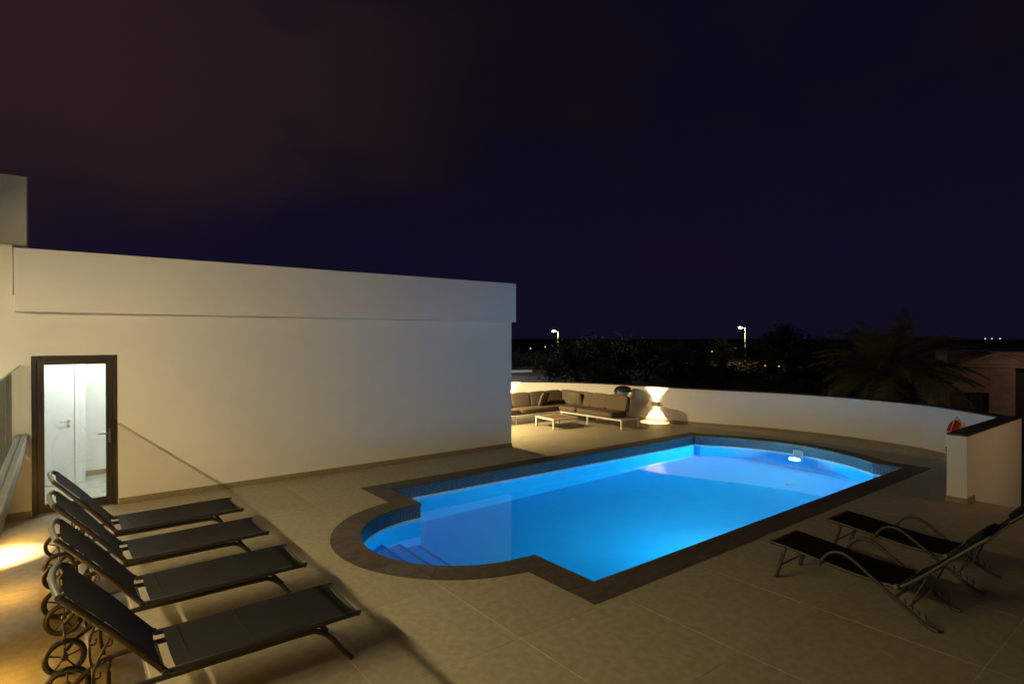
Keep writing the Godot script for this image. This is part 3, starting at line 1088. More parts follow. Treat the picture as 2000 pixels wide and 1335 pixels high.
# the wheeled lounger: foot end at local +x
func make_wheeled_lounger() -> Node3D:
	var o := Node3D.new()
	var half := 0.30
	var hinge := Vector2(-0.345, 0.355)
	var top := Vector2(-0.860, 0.950)
	for s in [-1, 1]:
		# base frame: from the wheel, up, along and down to the front foot
		ztube(o, "base_frame", smooth2([Vector2(-0.815, 0.135), Vector2(-0.74, 0.215), Vector2(-0.62, 0.278), Vector2(-0.46, 0.300), Vector2(0.0, 0.300), Vector2(0.50, 0.300), Vector2(0.62, 0.280), Vector2(0.71, 0.205), Vector2(0.795, 0.09), Vector2(0.865, 0.008)]), s * (half - 0.045), 0.014, 0.019, M.frame_grey)
		ztube(o, "seat_rail", smooth2([hinge + Vector2(0.01, -0.005), Vector2(0.2, 0.352), Vector2(0.85, 0.357), Vector2(0.885, 0.350)]), s * half, 0.016, 0.020, M.frame_dark)
		ztube(o, "back_rail", smooth2([hinge, (hinge + top) / 2 + Vector2(0.006, 0.006), top]), s * half, 0.016, 0.020, M.frame_grey)
		ztube(o, "rear_leg", smooth2([Vector2(-0.60, 0.288), Vector2(-0.605, 0.15), Vector2(-0.585, 0.008)]), s * (half - 0.085), 0.011, 0.013, M.frame_grey)
		# notched prop from the back rail down to the base frame
		var st := start()
		var prop := [Vector3(-0.615, 0.655, s * (half - 0.03)), Vector3(-0.66, 0.56, s * (half - 0.05)), Vector3(-0.70, 0.46, s * (half - 0.06)), Vector3(-0.705, 0.34, s * (half - 0.065)), Vector3(-0.69, 0.255, s * (half - 0.065))]
		tube(st, curve(prop, 4), 0.008, 0.008, 8)
		for q in [Vector3(-0.645, 0.59, s * (half - 0.045)), Vector3(-0.688, 0.49, s * (half - 0.058)), Vector3(-0.703, 0.41, s * (half - 0.062))]:
			tube(st, curve([q, q + Vector3(0.022, -0.004, 0), q + Vector3(0.034, 0.012, 0), q + Vector3(0.030, 0.030, 0)], 3), 0.0055, 0.0055, 7)
		put(o, "prop", st.commit(), M.frame_grey)
		# wheel: spoked hub and tyre, axis along z
		var wheel := Node3D.new()
		wheel.name = "wheel"
		o.add_child(wheel, true)
		wheel.position = Vector3(-0.82, 0.128, s * (half + 0.055))
		st = start()
		var ring := []
		for i in 33:
			ring.append(Vector3(cos(TAU * i / 32), sin(TAU * i / 32), 0) * 0.112)
		tube(st, ring, 0.020, 0.016, 8, Vector3.BACK, false)
		put(wheel, "tyre", st.commit(), M.rubber)
		st = start()
		for i in 5:
			var a := TAU * i / 5 + 0.3
			tube(st, [Vector3(cos(a), sin(a), 0) * 0.015, Vector3(cos(a), sin(a), 0) * 0.104], 0.006, 0.009, 6, Vector3.BACK)
		lathe(st, [Vector2(0, 0.028), Vector2(0.018, 0.028), Vector2(0.022, 0.02), Vector2(0.022, -0.03), Vector2(0, -0.03)], 14, Vector3.ZERO, Basis(Vector3.RIGHT, PI / 2))
		put(wheel, "spokes", st.commit(), M.frame_dark)
		st = start()
		lathe(st, [Vector2(0, 0.016), Vector2(0.022, 0.014), Vector2(0.026, 0.0)], 14, Vector3(hinge.x, hinge.y, s * (half + 0.016)), Basis(Vector3.RIGHT, s * PI / 2))
		put(o, "hinge_cap", st.commit(), M.frame_dark)
	# bars across
	var st2 := start()
	var n: Vector2 = (top - hinge).normalized()
	var handle := []
	for i in 13:
		var t := i / 12.0 * 2 - 1
		var push := 0.020 * (1.0 - t * t)
		handle.append(Vector3(top.x + n.x * push - 0.02 * (1 - t * t), top.y + n.y * push + 0.012 * (1 - t * t), t * half))
	tube(st2, handle, 0.019, 0.021, 12, Vector3.UP)
	put(o, "head_bar", st2.commit(), M.headbar)
	for b in [[Vector2(0.888, 0.350), half, 0.016, "foot_bar"], [Vector2(-0.82, 0.128), half + 0.05, 0.009, "axle"], [Vector2(-0.34, 0.300), half - 0.045, 0.011, "cross_bar"], [Vector2(0.60, 0.286), half - 0.045, 0.011, "cross_bar"], [Vector2(-0.605, 0.665), half, 0.010, "cross_bar"], [Vector2(-0.69, 0.255), half - 0.06, 0.009, "cross_bar"]]:
		var st := start()
		var z: float = b[1]
		tube(st, [Vector3(b[0].x, b[0].y, -z), Vector3(b[0].x, b[0].y, 0), Vector3(b[0].x, b[0].y, z)], b[2], b[2], 10, Vector3.UP)
		put(o, b[3], st.commit(), M.frame_dark)
	put(o, "seat_sling", sling_mesh([hinge + Vector2(0.055, 0.012), Vector2(0.1, 0.372), Vector2(0.5, 0.376), Vector2(0.84, 0.374), Vector2(0.893, 0.362)], 2 * half - 0.01, 0.018), M.sling)
	put(o, "back_sling", sling_mesh([hinge + Vector2(-0.008, 0.03), (hinge + top) / 2 + Vector2(0.028, 0.022), top + Vector2(0.030, 0.008)], 2 * half - 0.015, 0.014), M.sling)
	# seams where the sling is sewn
	for x in [-0.20, 0.17, 0.55]:
		var st := start()
		var line := []
		for i in 11:
			var t := i / 10.0 * 2 - 1
			line.append(Vector3(x + 0.01 * t, 0.3755 - 0.0185 * (1 - t * t), t * (half - 0.02)))
		tube(st, line, 0.003, 0.002, 6, Vector3.UP)
		put(o, "seam", st.commit(), M.sling)
	return o

# the low lounger with arched arm tubes: foot end at local +x
func make_arched_lounger() -> Node3D:
	var o := Node3D.new()
	var half := 0.255
	var hinge := Vector2(-0.44, 0.262)
	var top := Vector2(-1.06, 0.86)
	for s in [-1, 1]:
		ztube(o, "seat_rail", smooth2([Vector2(0.685, 0.345), Vector2(0.52, 0.335), Vector2(0.2, 0.300), Vector2(-0.12, 0.268), hinge]), s * half, 0.012, 0.015, M.frame_grey)
		ztube(o, "arm_leg", smooth2([Vector2(0.205, 0.272), Vector2(0.165, 0.345), Vector2(0.105, 0.410), Vector2(0.02, 0.438), Vector2(-0.07, 0.415), Vector2(-0.17, 0.352), Vector2(-0.34, 0.235), Vector2(-0.52, 0.115), Vector2(-0.66, 0.030), Vector2(-0.735, 0.016)]), s * (half + 0.032), 0.014, 0.016, M.frame_grey)
		ztube(o, "front_leg", smooth2([Vector2(0.545, 0.330), Vector2(0.585, 0.18), Vector2(0.640, 0.008)]), s * (half - 0.01), 0.013, 0.018, M.frame_grey)
		ztube(o, "back_rail", smooth2([hinge, Vector2(-0.60, 0.40), Vector2(-0.83, 0.635), top]), s * half, 0.014, 0.017, M.frame_grey)
		var st: SurfaceTool
		for i in 4:
			var x := -0.50 - 0.050 * i
			var y: float = [0.135, 0.102, 0.072, 0.048][i]
			st = start()
			tube(st, [Vector3(x, y - 0.008, s * (half + 0.030)), Vector3(x - 0.004, y + 0.030, s * (half + 0.030)), Vector3(x + 0.004, y + 0.066, s * (half + 0.030))], 0.007, 0.006, 7)
			put(o, "notch", st.commit(), M.frame_dark)
		st = start()
		tube(st, [Vector3(-0.68, 0.485, s * (half - 0.012)), Vector3(-0.60, 0.32, s * (half + 0.0)), Vector3(-0.535, 0.150, s * (half + 0.018))], 0.007, 0.007, 8)
		put(o, "prop", st.commit(), M.frame_grey)
		st = start()
		lathe(st, [Vector2(0, 0.022), Vector2(0.016, 0.020), Vector2(0.022, 0.010), Vector2(0.024, 0.0)], 14, Vector3(hinge.x + 0.01, hinge.y + 0.012, s * (half + 0.012)), Basis(Vector3.RIGHT, s * PI / 2))
		put(o, "hinge_cap", st.commit(), M.headbar)
	for b in [[Vector2(0.690, 0.345), half, 0.012, "foot_bar"], [Vector2(0.600, 0.135), half, 0.009, "cross_bar"], [Vector2(-0.425, 0.185), half + 0.03, 0.013, "cross_bar"], [Vector2(-0.535, 0.150), half + 0.03, 0.009, "cross_bar"], [hinge, half, 0.011, "cross_bar"], [top, half, 0.014, "head_bar"]]:
		var st := start()
		tube(st, [Vector3(b[0].x, b[0].y, -b[1]), Vector3(b[0].x, b[0].y, 0), Vector3(b[0].x, b[0].y, b[1])], b[2], b[2], 10, Vector3.UP)
		put(o, b[3], st.commit(), M.frame_grey)
	put(o, "seat_sling", sling_mesh([Vector2(0.698, 0.353), Vector2(0.52, 0.352), Vector2(0.2, 0.316), Vector2(-0.12, 0.284), hinge + Vector2(0.03, 0.018)], 2 * half - 0.008, 0.014), M.sling_black)
	put(o, "back_sling", sling_mesh([hinge + Vector2(-0.02, 0.045), Vector2(-0.60, 0.42), Vector2(-0.82, 0.655), top + Vector2(0.02, 0.012)], 2 * half - 0.012, 0.012), M.sling_black)
	put(o, "head_cushion", cushion(Vector3(0.20, 0.07, 0.44), 0.5, 0.0, 0.002), M.sling_black, Vector3(-0.955, 0.800, 0), Vector3(0, 0, -deg_to_rad(44.5)))
	return o

func make_loungers() -> void:
	var w := make_wheeled_lounger()
	w.name = numbered("wheeled_lounger")
	add_child(w)
	var g := "wheeled sun loungers in a row by the villa"
	w.position = Vector3(0.855, 0, -4.40)
	tag(w, "wheeled black sun lounger nearest the camera, front of the row of four", "sun lounger", g)
	copy_of(w, "wheeled_lounger", Vector3(0.845, 0, -5.56), 0.0, "wheeled black sun lounger second from the camera in the row of four")
	copy_of(w, "wheeled_lounger", Vector3(0.820, 0, -6.66), deg_to_rad(0.7), "wheeled black sun lounger third from the camera in the row of four")
	copy_of(w, "wheeled_lounger", Vector3(0.815, 0, -7.70), deg_to_rad(0.5), "wheeled black sun lounger closest to the villa wall and glass door")
	var a := make_arched_lounger()
	a.name = numbered("arched_lounger")
	add_child(a)
	a.position = Vector3(5.905, 0, -2.305)
	a.rotation.y = PI / 2
	tag(a, "low black lounger with arched arm tubes, nearer of the right pair", "sun lounger", "low arched loungers at right")
	copy_of(a, "arched_lounger", Vector3(7.085, 0, -2.275), PI / 2, "low black lounger with arched arm tubes, farther of the right pair")


# ---------------------------------------------------------------- lounge corner
func make_lounge() -> void:
	var so := thing("corner_sofa", Vector3(11.9, 0, -12.6), 0.0, "brown cushioned corner sofa on a pale slatted frame by the parapet", "sofa")
	var o := Vector3(11.9, 0, -12.6)
	var st := start()
	# frames: right wing along v, left wing along u
	var h := 0.255
	for b in [[11.55, 11.60, 10.15, 13.20], [12.22, 12.27, 10.15, 13.20], [11.602, 12.218, 10.15, 10.20], [8.3, 11.548, 12.48, 12.53], [8.3, 12.218, 13.15, 13.20]]:
		plan_box(st, b[0], b[1], b[2], b[3], h - 0.045, h, 0.005)
	put(so, "frame", st.commit(), M.sofa_frame, -o)
	for p in [[11.572, 10.172], [12.245, 10.172], [11.572, 11.4], [12.245, 11.7], [11.572, 12.45], [12.245, 13.175], [9.9, 12.505], [9.9, 13.175], [8.35, 12.505], [8.35, 13.175]]:
		put(so, "leg", box_mesh(Vector3(0.045, h - 0.046, 0.045), 0.004), M.sofa_frame, Vector3(p[0], (h - 0.046) / 2, -p[1]) - o)
	for i in 7:
		var u := 11.645 + i * 0.088
		put(so, "slat", box_mesh(Vector3(0.070, 0.016, 2.9), 0.003), M.teak, Vector3(u, h - 0.004, -11.68) - o)
	for i in 7:
		var v := 12.575 + i * 0.088
		put(so, "slat", box_mesh(Vector3(3.2, 0.016, 0.070), 0.003), M.teak, Vector3(9.93, h - 0.006, -v) - o)
	# seat cushions
	var y := h + 0.006 + 0.075
	for c in [[11.86, 11.17, 0.68, 1.36], [11.86, 12.22, 0.68, 0.70], [11.86, 12.86, 0.66, 0.56], [10.80, 12.84, 1.40, 0.66], [9.42, 12.84, 1.34, 0.66]]:
		put(so, "seat_cushion", cushion(Vector3(c[2], 0.155, c[3]), 0.22, 0.0, 0.003), M.cushion, Vector3(c[0], y, -c[1]) - o)
	# back cushions: along the right wing and along the left wing
	for c in [[10.82, 0.74, 0.00], [11.48, 0.56, 0.02], [12.08, 0.62, -0.02], [12.74, 0.66, 0.01]]:
		put(so, "back_cushion", cushion(Vector3(0.17, 0.44, c[1] + 0.03), 0.24, 0.10, 0.007), M.cushion, Vector3(12.16, 0.60, -c[0]) - o, Vector3(0, c[2], -0.20))
	for c in [[11.78, 0.58, 0.0], [11.15, 0.64, 0.02], [10.48, 0.66, -0.02], [9.80, 0.66, 0.01]]:
		put(so, "back_cushion", cushion(Vector3(c[1] + 0.03, 0.44, 0.17), 0.24, 0.10, 0.007), M.cushion, Vector3(c[0], 0.60, -13.06) - o, Vector3(-0.20, c[2], 0))
	# loose pillows
	var pm := cushion(Vector3(0.44, 0.13, 0.44), 0.42, 0.55, 0.006)
	for p in [[Vector3(11.22, 0.595, -12.84), Vector3(-1.22, 0.35, 0), "square brown throw pillow leaning on the sofa's left wing"], [Vector3(11.93, 0.60, -12.28), Vector3(-1.20, -1.20, 0.0), "square brown throw pillow leaning near the sofa's inner corner"]]:
		var t := thing("throw_pillow", p[0], 0.0, p[2], "pillow", "throw pillows on the sofa")
		t.rotation = p[1]
		put(t, "cover", pm, M.pillow)
	# coffee table
	var ct := thing("coffee_table", Vector3(10.60, 0, -11.62), deg_to_rad(-5), "low square coffee table with wooden slats on four pale legs", "table")
	st = start()
	for s in [-1, 1]:
		box(st, Vector3(0.385 * s, 0.25, 0), Vector3(0.045, 0.045, 0.815), 0.004)
		box(st, Vector3(0, 0.25, 0.385 * s), Vector3(0.724, 0.045, 0.045), 0.004)
		for s2 in [-1, 1]:
			put(ct, "leg", box_mesh(Vector3(0.045, 0.226, 0.045), 0.004), M.sofa_frame, Vector3(0.385 * s, 0.113, 0.384 * s2))
	put(ct, "frame", st.commit(), M.sofa_frame)
	for i in 8:
		put(ct, "slat", box_mesh(Vector3(0.082, 0.018, 0.72), 0.003), M.teak, Vector3(-0.315 + i * 0.090, 0.262, 0))
	# kettle grill behind the sofa
	var gr := thing("barbecue_grill", Vector3(12.83, -0.03, -11.22), 0.35, "dark-lidded round barbecue standing behind the sofa's right end", "barbecue")
	st = start()
	lathe(st, [Vector2(0, 1.045), Vector2(0.10, 1.035), Vector2(0.19, 1.0), Vector2(0.245, 0.945), Vector2(0.262, 0.895), Vector2(0.265, 0.875)], 28)
	put(gr, "lid", st.commit(), M.grill_lid)
	st = start()
	lathe(st, [Vector2(0.262, 0.872), Vector2(0.258, 0.80), Vector2(0.22, 0.71), Vector2(0.12, 0.65), Vector2(0, 0.64)], 28)
	put(gr, "bowl", st.commit(), M.steel)
	st = start()
	box(st, Vector3(-0.20, 0.955, 0.20), Vector3(0.035, 0.028, 0.20), 0.008, Basis(Vector3.UP, 0.78))
	put(gr, "handle", st.commit(), M.grill_lid)
	for k in 3:
		var a := TAU * k / 3 + 0.4
		st = start()
		tube(st, [Vector3(cos(a) * 0.15, 0.68, sin(a) * 0.15), Vector3(cos(a) * 0.27, 0.035, sin(a) * 0.27)], 0.012)
		put(gr, "leg", st.commit(), M.steel)


# ---------------------------------------------------------------- beyond the parapet
func frond_mesh(length: float, droop: float, seed_: int) -> ArrayMesh:
	var r := RandomNumberGenerator.new()
	r.seed = seed_
	var st := start()
	var spine := []
	var n := 22
	for i in n + 1:
		var t := float(i) / n
		spine.append(Vector3(length * (t - 0.16 * t * t * droop), length * (0.30 * t - 0.62 * droop * t * t), length * 0.05 * sin(t * 3.0 + seed_)))
	var path := []
	for i in range(0, n + 1, 2):
		path.append(spine[i])
	tube(st, path, 0.016, 0.012, 5)
	for i in range(2, n + 1):
		var t := float(i) / n
		var d: Vector3 = (spine[i] - spine[i - 1]).normalized()
		var reach := length * 0.20 * sin(PI * clampf(t * 0.86 + 0.12, 0, 1)) + 0.05
		for s in [-1, 1]:
			for q in 2:
				var b: Vector3 = spine[i - 1].lerp(spine[i], q * 0.5)
				var tip := b + (d * 0.75 + Vector3(0, r.randf_range(-0.1, 0.35) - 0.35 * t, s * 1.0)).normalized() * reach * r.randf_range(0.8, 1.1)
				var mid := b.lerp(tip, 0.45) + Vector3(0, 0.03, 0)
				var wdt := d * 0.020
				tri(st, b - wdt, b + wdt, mid + wdt, Vector3.UP)
				tri(st, b - wdt, mid + wdt, mid - wdt, Vector3.UP)
				tri(st, mid - wdt, mid + wdt, tip, Vector3.UP)
	return st.commit()

func make_palm(at: Vector3, trunk_h: float, size: float, count: int, label: String, seed_: int, fronds: Array) -> void:
	var p := thing("palm_tree", at, 0.0, label, "palm", "palms beyond the parapet")
	var r := RandomNumberGenerator.new()
	r.seed = seed_
	var st := start()
	var prof := []
	var k := int(trunk_h / 0.18)
	for i in k + 1:
		var t := float(i) / k
		prof.append(Vector2((0.30 - 0.08 * t + (0.03 if i % 2 == 0 else 0.0)) * minf(size, 1.3), t * trunk_h))
	lathe(st, prof, 12)
	put(p, "trunk", st.commit(), M.bark)
	for i in count:
		var t := float(i) / count
		var f := put(p, "frond", fronds[i % fronds.size()], M.frond, Vector3(0, trunk_h - 0.05, 0))
		var tilt := lerpf(1.12, -0.35, pow(t, 0.8)) + r.randf_range(-0.12, 0.12)
		f.basis = Basis(Vector3.UP, i * 2.399 + r.randf_range(-0.2, 0.2)) * Basis(Vector3.BACK, tilt) * Basis(Vector3.RIGHT, r.randf_range(-0.5, 0.5))
		f.scale = Vector3.ONE * size * r.randf_range(0.85, 1.08)

func crown_mesh(seed_: int, leaves: int) -> ArrayMesh:
	var r := RandomNumberGenerator.new()
	r.seed = seed_
	var st := start()
	var clumps := []
	for i in 26:
		var d := Vector3(r.randfn(), r.randfn() * 0.8, r.randfn()).normalized() * pow(r.randf(), 0.4)
		clumps.append([Vector3(d.x, d.y * 0.75 + 0.1 * r.randf(), d.z), r.randf_range(0.16, 0.36)])
	for i in leaves:
		var c: Array = clumps[r.randi_range(0, clumps.size() - 1)]
		var p: Vector3 = c[0] + Vector3(r.randfn(), r.randfn(), r.randfn()) * c[1] * 0.55
		var a := Vector3(r.randfn(), r.randfn(), r.randfn()).normalized() * 0.045
		var b := Vector3(r.randfn(), r.randfn(), r.randfn()).normalized() * 0.028
		tri(st, p - a, p + b, p + a, Vector3.UP)
		tri(st, p - a, p + a, p - b, Vector3.UP)
	return st.commit()

func limb_mesh(seed_: int) -> ArrayMesh:
	var r := RandomNumberGenerator.new()
	r.seed = seed_
	var st := start()
	for i in 6:
		var a := TAU * i / 6 + r.randf()
		tube(st, curve([Vector3(0, -0.75, 0), Vector3(cos(a) * 0.12, -0.35, sin(a) * 0.12), Vector3(cos(a) * 0.45, 0.1, sin(a) * 0.45), Vector3(cos(a) * 0.6, 0.5, sin(a) * 0.6)], 3), 0.022, 0.022, 5)
	return st.commit()

# a point on a sight line, at a given depth in front of the camera (used only to lay the surroundings out in plan)
func place(px: float, depth: float) -> Vector2:
	var s := sin(deg_to_rad(52.0))
	var c := cos(deg_to_rad(52.0))
	var x := (px - 1000.0) / 1135.0 * depth
	return Vector2(x * s + depth * c, -x * c + depth * s)

func level(py: float, depth: float) -> float:
	return CAMERA_HEIGHT - (py - 659.0) * depth / 1135.0

func make_street_lamp(at: Vector3, height: float, label: String, energy: float, tint := Color(1.0, 0.92, 0.55)) -> void:
	var o := thing("street_lamp", at, 0.0, label, "street lamp", "street lamps beyond the parapet")
	var st := start()
	tube(st, [Vector3(0, 0, 0), Vector3(0, height * 0.5, 0), Vector3(0, height, 0)], 0.09, 0.09, 10, Vector3.RIGHT)
	tube(st, [Vector3(0, height - 0.05, 0), Vector3(-0.35, height + 0.08, -0.3), Vector3(-0.75, height + 0.12, -0.62)], 0.05, 0.05, 8)
	put(o, "pole", st.commit(), M.white_paint)
	st = start()
	box(st, Vector3(-0.9, height + 0.20, -0.75), Vector3(0.62, 0.10, 0.30), 0.03, Basis(Vector3.UP, -0.69))
	put(o, "head", st.commit(), M.lamp_body)
	st = start()
	lathe(st, [Vector2(0.0, -0.20), Vector2(0.22, -0.17), Vector2(0.38, -0.08), Vector2(0.44, 0.04), Vector2(0.36, 0.13), Vector2(0.0, 0.15)], 16, Vector3(-0.9, height + 0.08, -0.75))
	put(o, "glowing_bulb", st.commit(), M.street_glow)
	var l := OmniLight3D.new()
	l.name = "street_light"
	l.light_color = tint
	l.light_energy = energy
	l.light_size = 0.12
	l.omni_range = 80.0
	l.omni_attenuation = 2.0
	l.shadow_enabled = true
	o.add_child(l)
	l.position = Vector3(-0.9, height - 0.28, -0.75)

func make_surroundings() -> void:
	# earth round the terrace, reaching out to the sea
	var st := start()
	var edge := PackedVector2Array()
	for p in [Vector2(-700, -900), Vector2(1500, -900), Vector2(1500, 1500), Vector2(-700, 1500)]:
		edge.append(p)
	prism(st, edge, GROUND_Y - 1.0, GROUND_Y)
	setting("ground", st.commit(), M.earth)
	st = start()
	prism(st, PackedVector2Array([Vector2(-6000, -6000), Vector2(7000, -6000), Vector2(7000, 7000), Vector2(-6000, 7000)]), GROUND_Y - 6.0, GROUND_Y - 5.0)
	setting("sea", st.commit(), M.sea)
	# road and its pale kerb wall, left of the trees
	var a := place(900, 96)
	var b := place(1075, 102)
	var along := (b - a).normalized()
	var across := Vector2(-along.y, along.x)
	st = start()
	prism(st, PackedVector2Array([a - along * 60 + across * 1.0, b + along * 30 + across * 1.0, b + along * 30 + across * 8.0, a - along * 60 + across * 8.0]), GROUND_Y - 0.02, GROUND_Y + 0.02)
	setting("road", st.commit(), M.asphalt)
	var kw := thing("roadside_wall", Vector3(a.x, GROUND_Y, -a.y), 0.0, "low pale kerb wall beside the distant road left of the trees", "wall")
	st = start()
	prism(st, PackedVector2Array([a - along * 30, b - along * 3.5, b - along * 3.5 + across * 0.3, a - along * 30 + across * 0.3]), GROUND_Y, GROUND_Y + 0.42)
	put(kw, "wall", st.commit(), M.plaster, Vector3(-a.x, -GROUND_Y, a.y))
	# street lamps
	var p := place(1456, 135)
	var top := level(640, 135)
	make_street_lamp(Vector3(p.x, GROUND_Y, -p.y), top - GROUND_Y, "lit street lamp standing above the middle of the dark trees", 60.0)
	p = place(1090, 150)
	top = level(647, 150)
	make_street_lamp(Vector3(p.x, GROUND_Y, -p.y), top - GROUND_Y, "lit street lamp nearest the villa corner, above the trees", 60.0)
	p = place(962, 84)
	make_street_lamp(Vector3(p.x, GROUND_Y, -p.y), 7.0, "street lamp by the distant road, hidden behind the villa", 110.0, Color(0.90, 0.95, 1.0))
	# small far lamps on posts
	for d in [[1495, 714, 90, 0, "left of the two small amber lamps low among the dark trees"], [1522, 715, 90, 1, "right of the two small amber lamps low among the dark trees"], [1580, 690, 110, 2, "small pale lamp just left of the big palm"], [1391, 686, 110, 2, "small pale lamp left of the middle street lamp"], [1065, 677, 190, 2, "small pale lamp just left of the street lamp by the villa corner"], [1140, 675, 190, 2, "small pale lamp between the villa corner and the tree tops"], [1036, 680, 200, 2, "faint pale lamp closest to the villa corner"], [1282, 694, 160, 2, "faint pale lamp above the tree tops behind the wall lamp"], [1925, 661, 900, 3, "left of the lights far out on the sea horizon"], [1938, 661, 900, 3, "middle of the lights far out on the sea horizon"], [1954, 661, 900, 3, "right of the lights far out on the sea horizon"]]:
		var depth: float = d[2]
		var q := place(d[0], depth)
		var y := level(d[1], depth)
		var foot: float = GROUND_Y if depth < 800 else -8.0
		var o := thing("far_lamp", Vector3(q.x, foot, -q.y), 0.0, d[4], "lamp", "small lamps in the far dark")
		var r: float = depth * 0.0011
		st = start()
		lathe(st, [Vector2(0, r), Vector2(r * 0.7, r * 0.7), Vector2(r, 0), Vector2(r * 0.7, -r * 0.7), Vector2(0, -r)], 10, Vector3(0, y - foot, 0))
		put(o, "glowing_globe", st.commit(), M.amber_glow if d[3] < 2 else M.pale_glow)
		st = start()
		tube(st, [Vector3(0, 0, 0), Vector3(0, (y - foot) * 0.5, 0), Vector3(0, y - foot - r, 0)], r * 0.2, r * 0.2, 6, Vector3.RIGHT)
		put(o, "post", st.commit(), M.lamp_body)
	# neighbouring house on the right
	p = place(1940, 30)
	var nh := thing("neighbour_house", Vector3(p.x, GROUND_Y, -p.y), 0.0, "dim brown house with a low gable beyond the right end of the parapet", "house")
	var facing := Vector2(-p.x, -p.y).normalized()
	nh.rotation.y = atan2(facing.x, -facing.y) + deg_to_rad(8)
	# local +z looks at the camera; local x is across the front
	var base := -GROUND_Y
	var eaves := base + level(713, 30)
	st = start()
	var body_top := eaves - 0.12
	var win := [[-1.75, -0.15]]
	var wy0 := base + level(830, 30)
	var wy1 := base + level(768, 30)
	# front wall with a window opening, then the sides
	box(st, Vector3(-2.25, body_top / 2, -0.15), Vector3(1.0, body_top, 0.3), 0.01)
	box(st, Vector3(0.375, body_top / 2, -0.15), Vector3(1.05, body_top, 0.3), 0.01)
	box(st, Vector3(-0.95, wy0 / 2, -0.15), Vector3(1.598, wy0, 0.298), 0.01)
	box(st, Vector3(-0.95, (wy1 + body_top) / 2, -0.15), Vector3(1.598, body_top - wy1, 0.298), 0.01)
	box(st, Vector3(-2.6, body_top / 2, -4.2), Vector3(0.3, body_top, 7.79), 0.01)
	box(st, Vector3(0.75, body_top / 2, -4.2), Vector3(0.3, body_top, 7.79), 0.01)
	put(nh, "wall", st.commit(), M.house_plaster)
	st = start()
	box(st, Vector3(0.6, eaves - 0.05, -3.8), Vector3(7.4, 0.13, 8.2), 0.02)
	put(nh, "cornice", st.commit(), M.house_trim)
	st = start()
	var ry := base + level(687, 30)
	box(st, Vector3(1.2, (eaves + ry) / 2 + 0.02, -4.4), Vector3(6.0, ry - eaves - 0.05, 6.4), 0.02)
	put(nh, "attic", st.commit(), M.house_plaster)
	var gable := Node3D.new()
	gable.name = "gable"
	nh.add_child(gable)
	st = start()
	var gy := eaves + 0.02
	var pts := [Vector3(-1.3, gy, 0.1), Vector3(1.7, gy, 0.1), Vector3(0.2, gy + 0.60, 0.1)]
	tri(st, pts[0], pts[1], pts[2], Vector3.BACK)
	quad(st, pts[0], pts[2], pts[2] + Vector3(0, 0, -1.2), pts[0] + Vector3(0, 0, -1.2), Vector3(-0.4, 1, 0))
	quad(st, pts[1], pts[2], pts[2] + Vector3(0, 0, -1.2), pts[1] + Vector3(0, 0, -1.2), Vector3(0.4, 1, 0))
	put(gable, "face", st.commit(), M.house_plaster)
	st = start()
	tube(st, [pts[0] + Vector3(-0.1, 0, 0.03), pts[2] + Vector3(0, 0.06, 0.03)], 0.06, 0.05, 4)
	tube(st, [pts[2] + Vector3(0, 0.06, 0.03), pts[1] + Vector3(0.1, 0, 0.03)], 0.06, 0.05, 4)
	put(gable, "moulding", st.commit(), M.house_trim)
	var wn := Node3D.new()
	wn.name = "window"
	nh.add_child(wn)
	for k in 2:
		st = start()
		box(st, Vector3(-1.35 + 0.8 * k, (wy0 + wy1) / 2, -0.18), Vector3(0.74, wy1 - wy0 - 0.05, 0.05), 0.01)
		put(wn, "shutter", st.commit(), M.shutter)
	st = start()
	box(st, Vector3(-0.95, (wy0 + wy1) / 2, -0.26), Vector3(1.58, wy1 - wy0 - 0.02, 0.04), 0.005)
	put(wn, "pane", st.commit(), M.dark_pane)
	st = start()
	box(st, Vector3(2.4, body_top / 2, -2.5), Vector3(2.9, body_top, 0.25), 0.01)
	put(nh, "porch_back", st.commit(), M.shutter)
	# lamp post on the drive before that house, out of the frame to the right
	var where: Vector3 = nh.transform * Vector3(3.4, 0, 2.6)
	var pl := thing("drive_lamp", where, 0.0, "lamp post on the drive of the brown house, right of the view", "lamp")
	st = start()
	tube(st, [Vector3(0, 0, 0), Vector3(0, 2.0, 0), Vector3(0, 4.6, 0)], 0.04, 0.04, 10, Vector3.RIGHT)
	put(pl, "post", st.commit(), M.lamp_body)
	st = start()
	lathe(st, [Vector2(0.0, 4.86), Vector2(0.10, 4.82), Vector2(0.14, 4.73), Vector2(0.10, 4.64), Vector2(0.0, 4.60)], 16)
	put(pl, "glowing_globe", st.commit(), M.flood_glow)
	var gl := OmniLight3D.new()
	gl.name = "drive_light"
	gl.light_color = Color(1.0, 0.80, 0.66)
	gl.light_energy = 1.5
	gl.light_size = 0.1
	gl.omni_range = 40.0
	gl.omni_attenuation = 2.0
	gl.shadow_enabled = true
	pl.add_child(gl)
	gl.position = Vector3(0, 4.73, 0)
	# palms
	var fronds := [frond_mesh(2.7, 0.75, 1), frond_mesh(2.9, 0.95, 2), frond_mesh(2.5, 1.15, 3)]
	p = place(1748, 22)
	make_palm(Vector3(p.x, GROUND_Y, -p.y), level(730, 22) - GROUND_Y, 1.24, 52, "large dark palm with arching fronds right of the far trees", 5, fronds)
	p = place(1412, 118)
	make_palm(Vector3(p.x, GROUND_Y, -p.y), level(682, 118) - GROUND_Y, 1.5, 30, "small palm lit green beside the middle street lamp", 6, fronds)
	p = place(1318, 62)
	make_palm(Vector3(p.x, GROUND_Y, -p.y), level(706, 62) - GROUND_Y, 1.25, 30, "dark palm behind the parapet above the glowing wall lamp", 7, fronds)
	p = place(1225, 90)
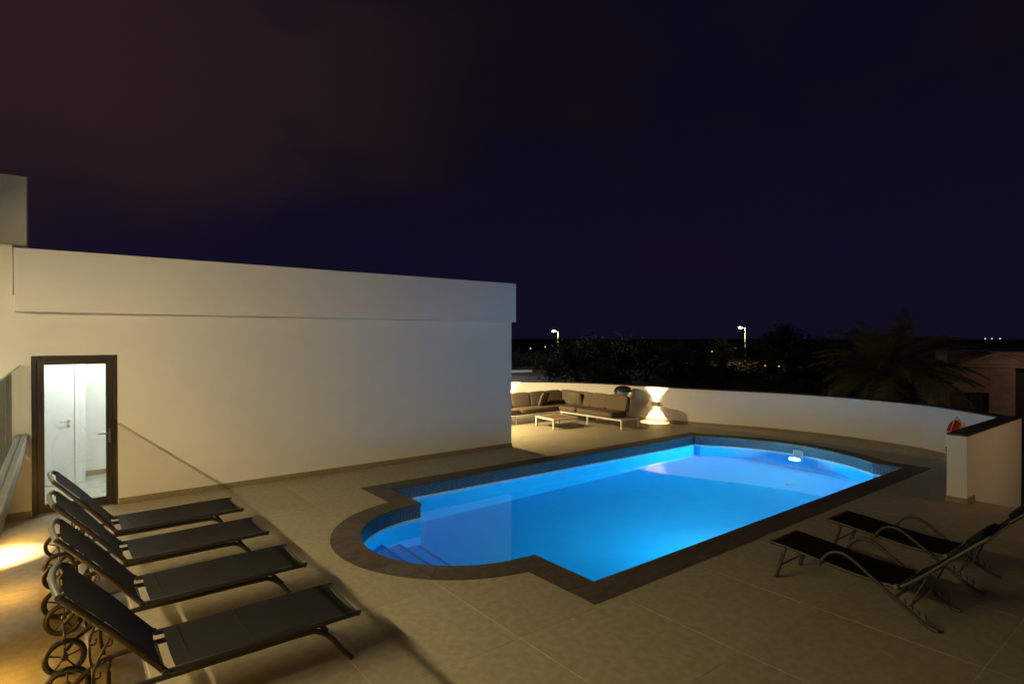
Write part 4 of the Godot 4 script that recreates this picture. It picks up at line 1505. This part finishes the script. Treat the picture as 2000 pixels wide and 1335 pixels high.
	make_palm(Vector3(p.x, GROUND_Y, -p.y), level(676, 90) - GROUND_Y, 1.4, 30, "dark palm rising behind the sofa's right end", 8, fronds)
	# broadleaf trees
	var crowns := [crown_mesh(11, 5200), crown_mesh(12, 5200), crown_mesh(13, 5200)]
	var limbs := [limb_mesh(21), limb_mesh(22)]
	var spots := [[1030, 125, 683, 7.0, "dark tree standing against the villa corner"], [1056, 130, 686, 7.0, "dark tree below the left street lamp"], [1128, 66, 658, 4.0, "dark tree right of the left street lamp"], [1180, 74, 652, 5.0, "broad dark tree above the middle of the sofa"], [1262, 80, 664, 4.4, "dark tree above the wall lamp by the sofa"], [1352, 70, 676, 3.8, "low dark tree left of the small lit palm"], [1425, 52, 702, 3.6, "low dark tree under the middle street lamp"], [1505, 100, 658, 5.4, "dark tree just right of the middle street lamp"], [1545, 84, 634, 4.6, "tallest dark tree, left of the big palm"], [1585, 58, 656, 3.4, "dark tree touching the big palm on its left"], [1640, 64, 664, 4.0, "dark tree behind the left half of the big palm"], [1700, 60, 664, 3.8, "dark tree behind the middle of the big palm"], [1800, 55, 668, 3.6, "dark tree behind the right half of the big palm"], [1395, 95, 698, 4.4, "dark bush-like tree at the foot of the small lit palm"], [1160, 46, 706, 2.6, "low dark tree over the parapet behind the sofa cushions"], [1520, 40, 728, 2.4, "low dark shrub-like tree just over the parapet's middle"], [1985, 120, 668, 5.0, "faint dark tree on the far right edge of the view"]]
	for i in spots.size():
		var s: Array = spots[i]
		var depth: float = s[1]
		var q := place(s[0], depth)
		var crown_top := level(s[2], depth)
		var r: float = s[3] * 0.85
		var cy := crown_top - r * 0.85
		var o := thing("broadleaf_tree", Vector3(q.x, GROUND_Y, -q.y), 0.0, s[4], "tree", "dark trees beyond the parapet")
		var hgt := cy - GROUND_Y
		st = start()
		tube(st, curve([Vector3(0, -0.1, 0), Vector3(0.08, hgt * 0.3, 0.05), Vector3(0, maxf(hgt - r * 0.6, 0.3), 0)], 4), 0.05 * r + 0.05, 0.05 * r + 0.05, 8, Vector3.RIGHT)
		put(o, "trunk", st.commit(), M.bark)
		var lm := put(o, "limbs", limbs[i % 2], M.bark, Vector3(0, hgt, 0))
		lm.scale = Vector3(r * 1.1, r, r * 1.1)
		var cr := put(o, "crown", crowns[i % 3], M["leaf_%d" % (i % 3)], Vector3(0, hgt, 0), Vector3(0, i * 1.7, 0))
		cr.scale = Vector3(r * 1.15, r * 0.95, r * 1.15)


func _ready() -> void:
	rng.seed = 77
	make_view()
	make_materials()
	make_lamps()
	make_deck()
	make_pool()
	make_villa()
	make_house()
	make_parapet()
	make_lounge()
	make_loungers()
	make_surroundings()
